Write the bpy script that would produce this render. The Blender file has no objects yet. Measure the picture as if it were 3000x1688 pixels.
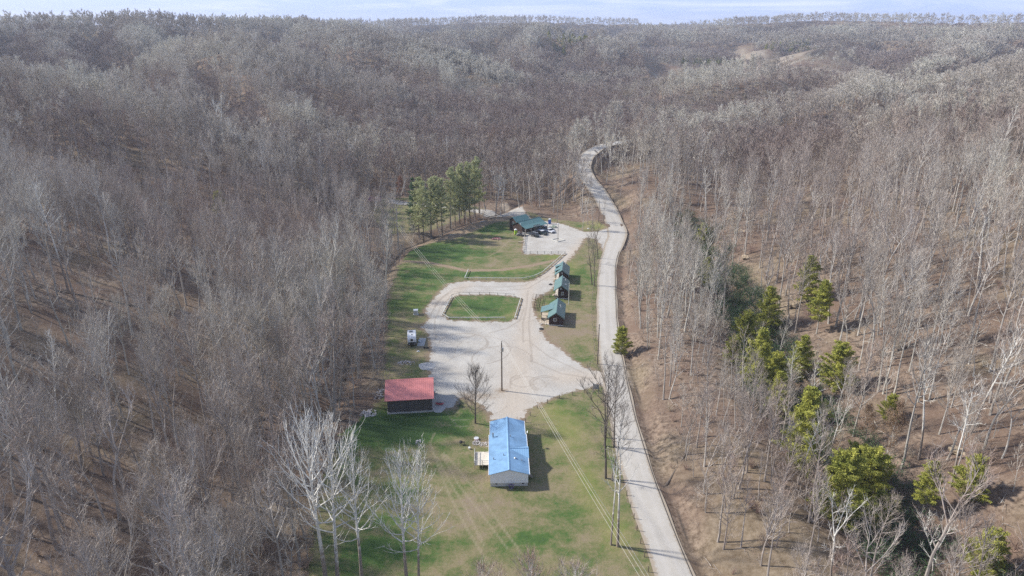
import bpy, math, random
import numpy as np
from mathutils import Vector, Matrix
R = math.radians
sc = bpy.context.scene
COL = sc.collection

# ---------------------------------------------------------------- camera, world, sun, exposure
CH, CF, CP = 85.0, 2027.0, R(21.1)          # camera height, focal length in photo pixels, pitch
cd = bpy.data.cameras.new('camera'); cam = bpy.data.objects.new('camera', cd); COL.objects.link(cam)
cam.location = (0, 0, CH); cam.rotation_euler = (R(90) - CP, 0, 0)
cd.sensor_fit = 'HORIZONTAL'; cd.angle = 2 * math.atan(1500 / CF); cd.clip_start = 0.5; cd.clip_end = 20000
sc.camera = cam
SUN_EL, SUN_AZ = R(38), math.atan2(0.24, -0.97)      # azimuth in the xy plane of the direction towards the sun
sd_ = bpy.data.lights.new('sun', 'SUN'); sun = bpy.data.objects.new('sun', sd_); COL.objects.link(sun)
sd_.energy = 4.6; sd_.angle = R(2.8); sd_.color = (1, 0.96, 0.89)
tosun = Vector((math.cos(SUN_EL) * math.cos(SUN_AZ), math.cos(SUN_EL) * math.sin(SUN_AZ), math.sin(SUN_EL)))
sun.rotation_euler = (-tosun).to_track_quat('-Z', 'Y').to_euler()
w = bpy.data.worlds.new('World'); sc.world = w; w.use_nodes = True
wt = w.node_tree; wt.nodes.clear(); N = wt.nodes.new; LK = wt.links.new
sky = N('ShaderNodeTexSky'); sky.sky_type = 'NISHITA'; sky.sun_disc = False
sky.sun_elevation = SUN_EL; sky.sun_rotation = math.pi / 2 - SUN_AZ; sky.altitude = 300; sky.air_density = 1.0; sky.dust_density = 0.6; sky.ozone_density = 2.0
tcw = N('ShaderNodeTexCoord'); mpw = N('ShaderNodeMapping'); mpw.inputs['Scale'].default_value = (2.2, 2.2, 26)
mpw.inputs['Rotation'].default_value = (0, 0.05, 0)
nzw = N('ShaderNodeTexNoise'); nzw.inputs['Scale'].default_value = 2.1; nzw.inputs['Detail'].default_value = 8; nzw.inputs['Roughness'].default_value = 0.62; nzw.inputs['Distortion'].default_value = 0.6
rpw = N('ShaderNodeMapRange'); rpw.inputs[1].default_value = 0.46; rpw.inputs[2].default_value = 0.72; rpw.inputs[3].default_value = 0.0; rpw.inputs[4].default_value = 0.7
mxw = N('ShaderNodeMix'); mxw.data_type = 'RGBA'
mulw = N('ShaderNodeMix'); mulw.data_type = 'RGBA'; mulw.blend_type = 'MULTIPLY'; mulw.inputs[0].default_value = 1; mulw.inputs[7].default_value = (0.93, 0.93, 1.0, 1)
bgw = N('ShaderNodeBackground'); bgw.inputs['Strength'].default_value = 0.15; ow = N('ShaderNodeOutputWorld')
LK(tcw.outputs['Generated'], mpw.inputs[0]); LK(mpw.outputs[0], nzw.inputs['Vector']); LK(nzw.outputs[0], rpw.inputs[0])
gz = N('ShaderNodeSeparateXYZ'); LK(tcw.outputs['Generated'], gz.inputs[0]); gr = N('ShaderNodeMapRange'); LK(gz.outputs[2], gr.inputs[0])
for i_, v_ in enumerate((.0, .22, .8, .0)): gr.inputs[i_ + 1].default_value = v_
bl = N('ShaderNodeMix'); bl.data_type = 'RGBA'; LK(gr.outputs[0], bl.inputs[0]); LK(sky.outputs[0], bl.inputs[6]); bl.inputs[7].default_value = (2.4, 3.5, 6.2, 1)
LK(bl.outputs[2], mulw.inputs[6]); LK(rpw.outputs[0], mxw.inputs[0]); LK(mulw.outputs[2], mxw.inputs[6]); mxw.inputs[7].default_value = (5.2, 5.5, 6.3, 1)
LK(mxw.outputs[2], bgw.inputs[0]); LK(bgw.outputs[0], ow.inputs[0])
vs = sc.view_settings; vs.view_transform = 'Standard'; vs.look = 'None'; vs.gamma = 1; vs.use_curve_mapping = False; vs.exposure = 0.38
cy = sc.cycles; cy.max_bounces = 4; cy.diffuse_bounces = 2; cy.glossy_bounces = 2; cy.transmission_bounces = 2; cy.volume_bounces = 1
cy.transparent_max_bounces = 4; cy.use_denoising = False; cy.caustics_reflective = False; cy.caustics_refractive = False

# ---------------------------------------------------------------- numbers
def ray(sx, sy):
    a = (sx - 1500) / CF; b = (844 - sy) / CF
    return np.array([a, math.cos(CP) + b * math.sin(CP), -math.sin(CP) + b * math.cos(CP)])
def G(sx, sy, z=0.):
    r = ray(sx, sy); t = (z - CH) / r[2]; return (r[0] * t, r[1] * t)
def proj(x, y, z):
    zc = y * math.cos(CP) - (z - CH) * math.sin(CP); yc = y * math.sin(CP) + (z - CH) * math.cos(CP)
    return 1500 + CF * x / zc, 844 - CF * yc / zc
K = 3000 / 2575
CR = {1: ((1050, 380), 2.862), 2: ((1050, 780), 2.862), 3: ((1050, 1182), 2.862), 4: ((1450, 600), 8.587), 5: ((1500, 760), 6.587)}
def C(n, x, y, z=0.):
    o, s = CR[n]; return G(o[0] + x / s, o[1] + y / s, z)
def CL(n, *pts): return [C(n, *p) for p in pts]
_h = np.random.RandomState(5).rand(256, 256)
def vnoise(x, y):
    xi = np.floor(x).astype(int); yi = np.floor(y).astype(int); fx = x - xi; fy = y - yi
    fx = fx * fx * (3 - 2 * fx); fy = fy * fy * (3 - 2 * fy)
    g = lambda a, b: _h[a % 256, b % 256]
    return (g(xi, yi) * (1 - fx) + g(xi + 1, yi) * fx) * (1 - fy) + (g(xi, yi + 1) * (1 - fx) + g(xi + 1, yi + 1) * fx) * fy
def fbm(x, y, o=4):
    s = 0; a = .5
    for i in range(o): s = s + a * (vnoise(x, y) - .5); x = x * 2.03 + 17.3; y = y * 2.03 + 9.1; a *= .5
    return s
def sstep(x, a, b): t = np.clip((x - a) / (b - a), 0, 1); return t * t * (3 - 2 * t)
def segd(X, Y, pts, vals=None, closed=False):
    """distance to a polyline (and the value interpolated along it)"""
    P = list(pts) + ([pts[0]] if closed else []); best = np.full(X.shape, 1e9); bv = np.zeros(X.shape); side = np.zeros(X.shape)
    for i in range(len(P) - 1):
        ax, ay = P[i][:2]; bx, by = P[i + 1][:2]; dx, dy = bx - ax, by - ay; L2 = dx * dx + dy * dy + 1e-9
        t = np.clip(((X - ax) * dx + (Y - ay) * dy) / L2, 0, 1); d = np.hypot(X - ax - t * dx, Y - ay - t * dy)
        m = d < best; best[m] = d[m]; side[m] = (dx * (Y - ay) - dy * (X - ax))[m]
        if vals is not None: bv[m] = (vals[i] + (vals[i + 1] - vals[i]) * t)[m]
    return best, bv, side
def inpoly(X, Y, P):
    ins = np.zeros(X.shape, bool); n = len(P)
    for i in range(n):
        x1, y1 = P[i][:2]; x2, y2 = P[(i + 1) % n][:2]
        if y1 == y2: continue
        ins ^= ((y1 > Y) != (y2 > Y)) & (X < (x2 - x1) * (Y - y1) / (y2 - y1) + x1)
    return ins
def sdp(X, Y, P): d = segd(X, Y, P, closed=True)[0]; return np.where(inpoly(X, Y, P), d, -d)

# ---------------------------------------------------------------- terrain shape
road = [(29.5, 40, 0), (28.6, 66, 0), (26.8, 88.9, 0), (25.7, 106.8, 0), (25.3, 122.1, 0), (25.6, 141.1, 0), (26.4, 157.9, 0), (27.6, 178.2, 0), (30.8, 207.7, 0), (35.6, 242.8, 0), (40.6, 265.5, 0), (44.8, 283, .3), (45.4, 299, 1.6),
        (43.3, 317.9, 6), (40.8, 329.6, 9), (37.7, 342.9, 12), (36.6, 354.3, 14), (38.9, 371.4, 15), (43.5, 387.4, 16), (50.5, 401.6, 17), (60, 410, 18), (78, 420, 19), (100, 440, 21)]
def smooth_path(P, n=6):
    P = [np.array(p, float) for p in P]; out = []
    for i in range(len(P) - 1):
        p0 = P[max(i - 1, 0)]; p1 = P[i]; p2 = P[i + 1]; p3 = P[min(i + 2, len(P) - 1)]
        for k in range(n):
            t = k / n
            out.append(.5 * ((2 * p1) + (p2 - p0) * t + (2 * p0 - 5 * p1 + 4 * p2 - p3) * t * t + (3 * p1 - p0 - 3 * p2 + p3) * t ** 3))
    out.append(P[-1]); return [tuple(p) for p in out]
RD = smooth_path(road, 5); RZ = [p[2] for p in RD]
RDc = RD[::3] + [RD[-1]]; RZc = [p[2] for p in RDc]
creek = [(-35, 60), (-37.5, 88.9), (-42.7, 109.8), (-45.6, 132.4), (-42.5, 149.1), (-44.4, 167.5), (-46.6, 203.4), (-47, 239.1), (-43.7, 267.1), (-37.1, 276.9), (-23.5, 300.4), (-12.8, 315), (-6.3, 321.2), (6, 344), (12, 370), (6, 410)]
flat = [(-32, 30), (-40, 88.9), (-46, 109.8), (-50, 132.4), (-47, 149.1), (-48, 167.5), (-50, 203.4), (-52, 239.1), (-55, 267), (-66, 300), (-74, 335), (-72, 358), (-53, 362), (-25.9, 352), (-8, 345), (3, 330), (14, 318), (26, 308), (36, 296), (42, 285),
        (46, 270), (39, 243), (34.5, 208), (31.5, 178), (30.5, 158), (29.8, 141), (29.2, 122), (29.5, 107), (31, 89), (33, 60), (35, 30)]
CT = []
def cp(*pts): CT.extend(pts)
def cd_(u, v, Y, c=20):
    r = ray(u * K, v * K); t = Y / r[1]; CT.append((r[0] * t, Y, CH + r[2] * t - c))
cp((-70, 30, 8), (-130, 30, 30), (-75, 80, 7), (-95, 120, 12), (-150, 120, 32), (-240, 130, 58), (-160, 50, 42), (-60, 60, 6), (-68, 150, 3), (-350, 120, 80), (-430, 180, 85),
   (-83, 180, 9), (-110, 192, 17), (-145, 205, 25), (-250, 230, 47), (-400, 260, 66), (-72, 215, 3), (-110, 258, 5), (-160, 275, 13), (-220, 285, 23), (-300, 300, 32),
   (-70, 335, 3), (-103, 312, 14), (-151, 335, 24), (-218, 362, 35), (-285, 385, 39), (-420, 410, 55), (-80, 400, 2), (-160, 450, 10), (-260, 480, 20), (-380, 520, 28),
   (-15, 500, 0), (-40, 430, 0), (10, 430, 1), (-15, 640, 5), (-60, 700, 16), (-20, 760, 4), (20, 380, 3), (20, 350, 1), (5, 345, 1))
for a in ((1100, 240, 560), (950, 180, 560), (850, 130, 580), (700, 105, 620), (560, 100, 680), (250, 175, 560), (20, 150, 640), (100, 130, 800), (0, 60, 900), (250, 45, 1000), (430, 42, 1100), (900, 52, 1300), (650, 75, 900),
          (1300, 170, 900), (1150, 110, 950), (1000, 80, 1050), (1350, 42, 1700), (1500, 45, 1800), (1700, 50, 2000), (1400, 100, 1400), (1620, 95, 1450), (1750, 122, 1500), (2000, 39, 2600), (2300, 40, 2400), (2575, 41, 2000), (1850, 42, 2800), (1200, 50, 2600), (1050, 56, 2500),
          (1900, 92, 1700), (2080, 82, 1750), (2250, 95, 1500), (2450, 100, 1200), (2575, 92, 1100), (2400, 150, 800), (2575, 170, 700), (2300, 130, 1000)): cd_(*a)
for a in ((1840, 130, 1750, 0), (1300, 152, 1250, 0), (1540, 200, 1000, 0), (1480, 235, 800, 0), (1430, 290, 620, 0), (1570, 285, 620, 0), (1620, 240, 720, 0), (1700, 185, 1000, 0), (1900, 180, 1000, 0), (2080, 178, 1000, 0), (1950, 146, 1300, 0), (1850, 150, 1300, 0), (1940, 166, 1080, 0), (2030, 131, 1140, 0), (2120, 100, 1200, 0), (2210, 112, 1190, 0), (2110, 150, 1120, 0), (2200, 140, 1100, 0), (1560, 150, 1220, 8), (1870, 214, 640, 0), (1960, 212, 640, 0), (1960, 196, 680, 0), (1750, 232, 640, 0), (2150, 190, 700, 10)): cd_(*a)
cp((140, 460, 20), (115, 460, 18), (184, 450, 28), (250, 440, 34), (310, 430, 40), (420, 430, 50), (90, 500, 14), (180, 540, 12), (260, 560, 16), (380, 560, 28), (60, 470, 9), (60, 560, 6),
   (75, 360, 19), (120, 380, 14), (180, 378, 17), (260, 372, 27), (350, 350, 46), (70, 325, 14), (62, 290, 8), (110, 330, 13), (150, 345, 14),
   (88, 255, 9), (85, 215, 7), (86, 180, 6), (80, 140, 5), (76, 110, 4), (72, 80, 3), (70, 40, 3), (110, 270, 9), (150, 296, 14), (200, 325, 22), (245, 322, 30), (330, 300, 56), (130, 240, 24), (120, 200, 20), (115, 160, 18), (112, 120, 18), (110, 80, 20), (110, 40, 22),
   (160, 200, 34), (160, 120, 36), (160, 60, 40), (220, 220, 46), (230, 130, 55), (300, 200, 62), (400, 200, 70), (60, 255, 6), (58, 215, 5.5), (52, 180, 5.5), (50, 140, 5.5), (48, 110, 5.5), (47, 80, 5), (50, 40, 5), (66, 235, 7))
cp((-1500, 900, 70), (-2500, 2500, 85), (-900, 2600, 88), (0, 3200, 84), (900, 3600, 92), (2500, 3000, 90), (2000, 1500, 80), (-1200, 1800, 80), (-300, 2200, 72), (0, 5500, 60), (3500, 5500, 60), (-3500, 5500, 60), (-800, 5000, 60), (700, 1300, 60), (800, 800, 62), (-900, 500, 72))
CT = np.array(CT)
def uv(x, y): y = np.maximum(y, 25); return x / (y + 70) * 2.2, np.log(y + 70) * 1.5
cu, cv = uv(CT[:, 0], CT[:, 1])
_A = np.hypot(cu[:, None] - cu[None], cv[:, None] - cv[None]); n_ = len(CT)
_M = np.zeros((n_ + 3, n_ + 3)); _M[:n_, :n_] = -_A + np.eye(n_) * 0.003; _M[:n_, n_] = 1; _M[:n_, n_ + 1] = cu; _M[:n_, n_ + 2] = cv; _M[n_:, :n_] = _M[:n_, n_:].T
_W = np.linalg.solve(_M, np.concatenate([CT[:, 2], [0, 0, 0]]))
def Hraw(x, y):
    u, v = uv(x, y); out = np.empty(x.shape)
    for s in range(0, len(x), 40000):
        a, b = u[s:s + 40000], v[s:s + 40000]
        out[s:s + 40000] = -np.hypot(a[:, None] - cu, b[:, None] - cv) @ _W[:n_] + _W[n_] + _W[n_ + 1] * a + _W[n_ + 2] * b
    return out
RIDGE = [((-60, 85, 430), (0, 95, 400), (130, 118, 375), (250, 158, 345), (330, 195, 325), (430, 213, 318), (470, 232, 312)), ((120, 120, 700), (180, 98, 660), (250, 62, 700), (330, 50, 660), (420, 75, 620), (520, 112, 590), (610, 146, 565)), ((330, 50, 660), (380, 118, 540), (430, 160, 465)), ((250, 62, 700), (255, 120, 540)), ((520, 112, 590), (560, 165, 500)),
         ((430, 40, 1100), (520, 48, 950), (600, 62, 880), (700, 92, 800), (765, 118, 765)), ((600, 62, 880), (640, 110, 740)), ((-80, 38, 850), (0, 35, 900), (100, 28, 950), (200, 22, 1000), (300, 28, 1100), (430, 30, 1300), (540, 42, 1500)), ((60, 35, 920), (80, 68, 760), (110, 98, 650)), ((190, 24, 990), (200, 58, 800)), ((-60, 50, 800), (-40, 100, 560)),
         ((560, 52, 1300), (640, 48, 1350), (700, 42, 1400), (760, 38, 1400), (850, 48, 1300), (900, 60, 1250), (960, 78, 1200), (1010, 92, 1130)), ((760, 38, 1400), (745, 68, 1150), (760, 98, 950)), ((850, 48, 1300), (862, 84, 1050)), ((640, 48, 1350), (620, 66, 1120)), ((900, 60, 1250), (930, 98, 1010)),
         ((900, 36, 2100), (1000, 30, 2100), (1150, 21, 2200), (1250, 23, 2100), (1350, 25, 2000), (1500, 23, 1900)), ((930, 44, 1750), (1020, 50, 1650), (1100, 49, 1600), (1180, 42, 1700), (1240, 34, 1900)), ((1080, 60, 1420), (1150, 51, 1500), (1250, 46, 1500), (1400, 42, 1350), (1520, 40, 1300)), ((1400, 42, 1350), (1380, 70, 1000), (1330, 92, 800)), ((1520, 60, 900), (1480, 80, 700)),
         ((480, 30, 2000), (600, 27, 2300), (750, 25, 2600), (900, 26, 2700)), ((-200, 25, 1800), (100, 24, 1900), (480, 30, 2000)), ((960, 186, 440), (1000, 163, 460), (1100, 138, 480), (1250, 113, 500), (1456, 90, 520), (1560, 80, 530)), ((1250, 113, 500), (1230, 98, 640)), ((1040, 282, 258), (1100, 248, 275), (1200, 203, 300), (1300, 163, 320), (1456, 133, 330), (1560, 120, 335))]
def _rg(u, v, Y):
    r = ray(u * 2.06, v * 2.06); t = Y / r[1]; return (r[0] * t, Y, max(1., CH + r[2] * t - 17))
RIDGE = [[_rg(*p) for p in L] for L in RIDGE]
RAV = [G(u * 1.165, v * 1.165, 7) for u, v in ((1745, 545), (1790, 640), (1850, 700), (1890, 790), (1950, 880), (2010, 980), (2090, 1080), (2190, 1180), (2260, 1290), (2400, 1400), (2500, 1460))]
MINE = [(110, 640), (180, 1000), (230, 1360), (620, 1360), (540, 1100), (350, 720), (250, 630)]
HOLL = [([(-50, 255), (-110, 262), (-170, 276), (-300, 300), (-420, 330)], 24, .6), ([(-50, 405), (-110, 425), (-170, 450), (-300, 500), (-420, 560)], 40, .7), ([(0, 700), (-120, 750), (-280, 800), (-520, 820)], 60, .65), ([(60, 1000), (-150, 1130), (-350, 1200)], 80, .65), ([(120, 1150), (20, 1400), (-60, 1900)], 90, .7),
        ([(112, 366), (140, 376), (200, 382), (320, 372), (480, 390)], 26, .6), ([(120, 520), (300, 570), (600, 640)], 50, .6), ([(250, 1100), (400, 1500), (540, 1780), (760, 2300)], 90, .8), (RAV, 12, .75), ([(500, 1350), (800, 1500), (1200, 1700)], 90, .6)]
def H(x, y):
    sh = np.shape(x); x = np.atleast_1d(np.asarray(x, float)).ravel(); y = np.atleast_1d(np.asarray(y, float)).ravel()
    h = Hraw(x, y); mn = sstep(sdp(x, y, MINE), -40, 60)
    h = h * (1 - .9 * sstep(y, 335, 470) * (1 - mn)) * (1 + 3.6 * sstep(y, 2700, 3300))
    for L, wd, k in HOLL: h = h * (1 - k * np.exp(-(segd(x, y, L)[0] / wd) ** 2))
    wob = 1 + 2.3 * fbm(x / 100 + 3, y / 100 + 8, 3); e = np.exp(np.minimum(h, 150) / 2.)
    for L in RIDGE:
        d, z, _ = segd(x, y, L, [p[2] for p in L]); t = z - .86 * (np.sqrt((d * wob) ** 2 + 16 ** 2) - 16); e = e + np.exp(t / 2.)
    h = 2. * np.log(e)
    h = h + (fbm(x / 130, y / 130) * (2 + 7 * sstep(y, 350, 900)) + fbm(x / 45 + 7, y / 45) * (2.2 + .8 * sstep(y, 350, 900))) * (1 - .8 * mn) + fbm(x / 420 + 4, y / 300, 2) * 22 * sstep(y, 1500, 2200) + fbm(x / 11 + 3, y / 11, 2) * .7
    h = np.maximum(h, 0.3 + 0.004 * np.maximum(y - 450, 0))
    s = -sdp(x, y, flat); h = h * sstep(s, 0, 26) + fbm(x / 9, y / 9, 3) * 0.16
    d, _, _ = segd(x, y, creek); wid = 2.6 + 1.2 * vnoise(x / 9, y / 9)
    h = h - 1.5 * np.exp(-(d / wid) ** 2) * (y < 430); h = h - 3.2 * np.exp(-(segd(x, y, RAV)[0] / 5.) ** 2)
    d, z, side = segd(x, y, RDc, RZc); hr = z - 0.10
    k = sstep(d, 3.4, 15); h = hr * (1 - k) + h * k
    r = (side < 0) & (y < 420); h = h
    h = h - np.where(r, 0.75 * np.exp(-((d - 5.0) / 0.8) ** 2), 0) + np.where(r & (y < 260), 1.6 * sstep(d, 5.6, 9) * (1 - sstep(d, 14, 30)), 0)
    return h.reshape(sh)
def hz(x, y): return float(H(np.array([x]), np.array([y]))[0])
def RM(sx, sy, h=0.):
    """first ground point seen through photo pixel (sx, sy), for something h metres above the ground"""
    r = ray(sx, sy); t = np.linspace(60, 2600, 2600); Z = CH + r[2] * t - h; m = np.nonzero(Z < H(r[0] * t, r[1] * t))[0]
    k = m[0] if len(m) else -1; return float(r[0] * t[k]), float(r[1] * t[k])

# ---------------------------------------------------------------- materials
def nt(name):
    m = bpy.data.materials.new(name); m.use_nodes = True; t = m.node_tree; t.nodes.clear()
    o = t.nodes.new('ShaderNodeOutputMaterial'); p = t.nodes.new('ShaderNodeBsdfPrincipled'); t.links.new(p.outputs[0], o.inputs[0]); return m, t, p
class T:
    def __init__(s, t): s.t = t
    def n(s, k, **kw):
        x = s.t.nodes.new(k)
        for a, b in kw.items(): setattr(x, a, b)
        return x
    def l(s, a, b): s.t.links.new(a, b)
    def put(s, v, sock):
        if hasattr(v, 'is_output'): s.l(v, sock)
        elif isinstance(v, tuple) and len(v) == 3 and sock.type == 'RGBA': sock.default_value = v + (1,)
        else: sock.default_value = v
    def noise(s, scale, det=4, rough=.55, vec=None, dist=0):
        x = s.n('ShaderNodeTexNoise'); x.inputs['Scale'].default_value = scale; x.inputs['Detail'].default_value = det; x.inputs['Roughness'].default_value = rough; x.inputs['Distortion'].default_value = dist
        if vec is not None: s.l(vec, x.inputs['Vector'])
        return x.outputs[0]
    def rng(s, v, a, b, c=0., d=1., smooth=False):
        x = s.n('ShaderNodeMapRange'); x.clamp = True
        if smooth: x.interpolation_type = 'SMOOTHSTEP'
        s.l(v, x.inputs[0])
        for i, q in enumerate((a, b, c, d)): x.inputs[i + 1].default_value = q
        return x.outputs[0]
    def math(s, op, a, b=0.):
        x = s.n('ShaderNodeMath', operation=op); s.put(a, x.inputs[0]); s.put(b, x.inputs[1]); return x.outputs[0]
    def mix(s, f, a, b, mode='MIX'):
        x = s.n('ShaderNodeMix', data_type='RGBA', blend_type=mode); s.put(f, x.inputs[0]); s.put(a, x.inputs[6]); s.put(b, x.inputs[7]); return x.outputs[2]
    def attr(s, name): x = s.n('ShaderNodeAttribute'); x.attribute_name = name; return x.outputs['Fac']
    def pos(s, scale=(1, 1, 1)):
        g = s.n('ShaderNodeNewGeometry'); m = s.n('ShaderNodeMapping'); m.inputs['Scale'].default_value = scale; s.l(g.outputs['Position'], m.inputs[0]); return m.outputs[0]
    def objc(s, scale=(1, 1, 1)):
        g = s.n('ShaderNodeTexCoord'); m = s.n('ShaderNodeMapping'); m.inputs['Scale'].default_value = scale; s.l(g.outputs['Object'], m.inputs[0]); return m.outputs[0]
    def rand(s): return s.n('ShaderNodeObjectInfo').outputs['Random']
    def ramp(s, f, *stops):
        x = s.n('ShaderNodeValToRGB'); e = x.color_ramp.elements
        while len(e) < len(stops): e.new(.5)
        for k, (p, c) in enumerate(stops): e[k].position = p; e[k].color = c + (1,)
        s.l(f, x.inputs[0]); return x.outputs[0]
    def bump(s, p, h, st=.5, dist=.1):
        b = s.n('ShaderNodeBump'); b.inputs['Strength'].default_value = st; b.inputs['Distance'].default_value = dist; s.l(h, b.inputs['Height']); s.l(b.outputs[0], p.inputs['Normal'])
def plain(name, col, rough=.6, metal=0., var=.12, scale=1.5, bump=0.):
    m, t, p = nt(name); q = T(t); v = q.objc(); n = q.noise(scale, 5, .6, v)
    c = q.mix(q.rng(n, .3, .7), tuple(k * (1 - var) for k in col), tuple(min(1, k * (1 + var)) for k in col)); q.l(c, p.inputs['Base Color'])
    p.inputs['Roughness'].default_value = rough; p.inputs['Metallic'].default_value = metal
    if bump: q.bump(p, q.noise(scale * 8, 3, .6, v), bump, .05)
    return m
def bark(name, stops, patch=True, dark=None):
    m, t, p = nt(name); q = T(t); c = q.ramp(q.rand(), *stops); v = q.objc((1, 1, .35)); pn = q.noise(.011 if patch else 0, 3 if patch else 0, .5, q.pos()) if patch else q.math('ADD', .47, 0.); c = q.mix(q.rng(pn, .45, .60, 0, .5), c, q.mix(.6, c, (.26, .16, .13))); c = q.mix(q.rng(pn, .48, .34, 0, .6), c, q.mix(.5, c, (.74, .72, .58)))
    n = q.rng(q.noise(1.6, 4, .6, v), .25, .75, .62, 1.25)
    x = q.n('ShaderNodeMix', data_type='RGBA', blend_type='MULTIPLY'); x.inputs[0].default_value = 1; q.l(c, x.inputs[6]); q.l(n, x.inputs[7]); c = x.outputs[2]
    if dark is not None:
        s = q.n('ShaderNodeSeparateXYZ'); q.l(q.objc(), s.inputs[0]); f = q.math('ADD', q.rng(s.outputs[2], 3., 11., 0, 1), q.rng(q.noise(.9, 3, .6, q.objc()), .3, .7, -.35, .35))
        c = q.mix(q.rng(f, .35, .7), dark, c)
    q.l(c, p.inputs['Base Color']); p.inputs['Roughness'].default_value = .85; p.inputs['Specular IOR Level'].default_value = .2; return m
M = {}
M['bark'] = bark('bark_grey', ((0, (.38, .345, .305)), (.4, (.50, .465, .41)), (.75, (.60, .56, .50)), (1, (.42, .37, .32))))
M['twig'] = bark('twig_grey', ((0, (.40, .335, .275)), (.35, (.52, .455, .375)), (.6, (.60, .535, .45)), (.85, (.45, .375, .315)), (1, (.51, .385, .31))))
M['crest_light_twig'] = bark('beige_twig', ((0, (.58, .53, .445)), (1, (.72, .665, .57))))  # paler twig copy, paints light onto the crests
M['slope_shade_twig'] = bark('plum_twig', ((0, (.33, .265, .23)), (1, (.45, .375, .325))))  # darker twig copy, paints shade into hollows and slopes
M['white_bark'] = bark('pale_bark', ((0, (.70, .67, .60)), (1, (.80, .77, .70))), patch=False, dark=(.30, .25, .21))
M['white_twig'] = bark('pale_twig', ((0, (.74, .69, .60)), (1, (.82, .77, .68))), patch=False)
M['dark_bark'] = bark('dark_bark', ((0, (.12, .10, .085)), (1, (.17, .145, .12))), patch=False)
M['dark_twig'] = bark('dark_twig', ((0, (.24, .205, .175)), (1, (.30, .26, .22))), patch=False)
M['brush'] = bark('brush_twig', ((0, (.38, .26, .20)), (.4, (.44, .36, .29)), (.7, (.36, .24, .20)), (1, (.52, .44, .32))))
def leafm(name, a, b, tr=.3):
    m, t, p = nt(name); q = T(t); c = q.mix(q.rng(q.noise(.45, 4, .6, q.objc()), .35, .65), a, b); q.l(c, p.inputs['Base Color']); p.inputs['Roughness'].default_value = .7; p.inputs['Specular IOR Level'].default_value = .2
    tl = q.n('ShaderNodeBsdfTranslucent'); q.l(c, tl.inputs[0]); ms = q.n('ShaderNodeMixShader'); ms.inputs[0].default_value = tr; q.l(p.outputs[0], ms.inputs[1]); q.l(tl.outputs[0], ms.inputs[2]); q.l(ms.outputs[0], [x for x in t.nodes if x.type == 'OUTPUT_MATERIAL'][0].inputs[0]); return m
M['needle'] = leafm('yellow_green_needles', (.20, .23, .05), (.56, .54, .12))
M['needle2'] = leafm('blue_green_needles', (.28, .31, .15), (.60, .60, .33))
M['needle3'] = leafm('deep_green_needles', (.05, .11, .055), (.14, .22, .09))
M['tan_leaf'] = leafm('tan_leaves', (.24, .155, .10), (.36, .25, .16))
M['rust_leaf'] = leafm('rust_leaves', (.20, .085, .05), (.32, .15, .09))

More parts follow.
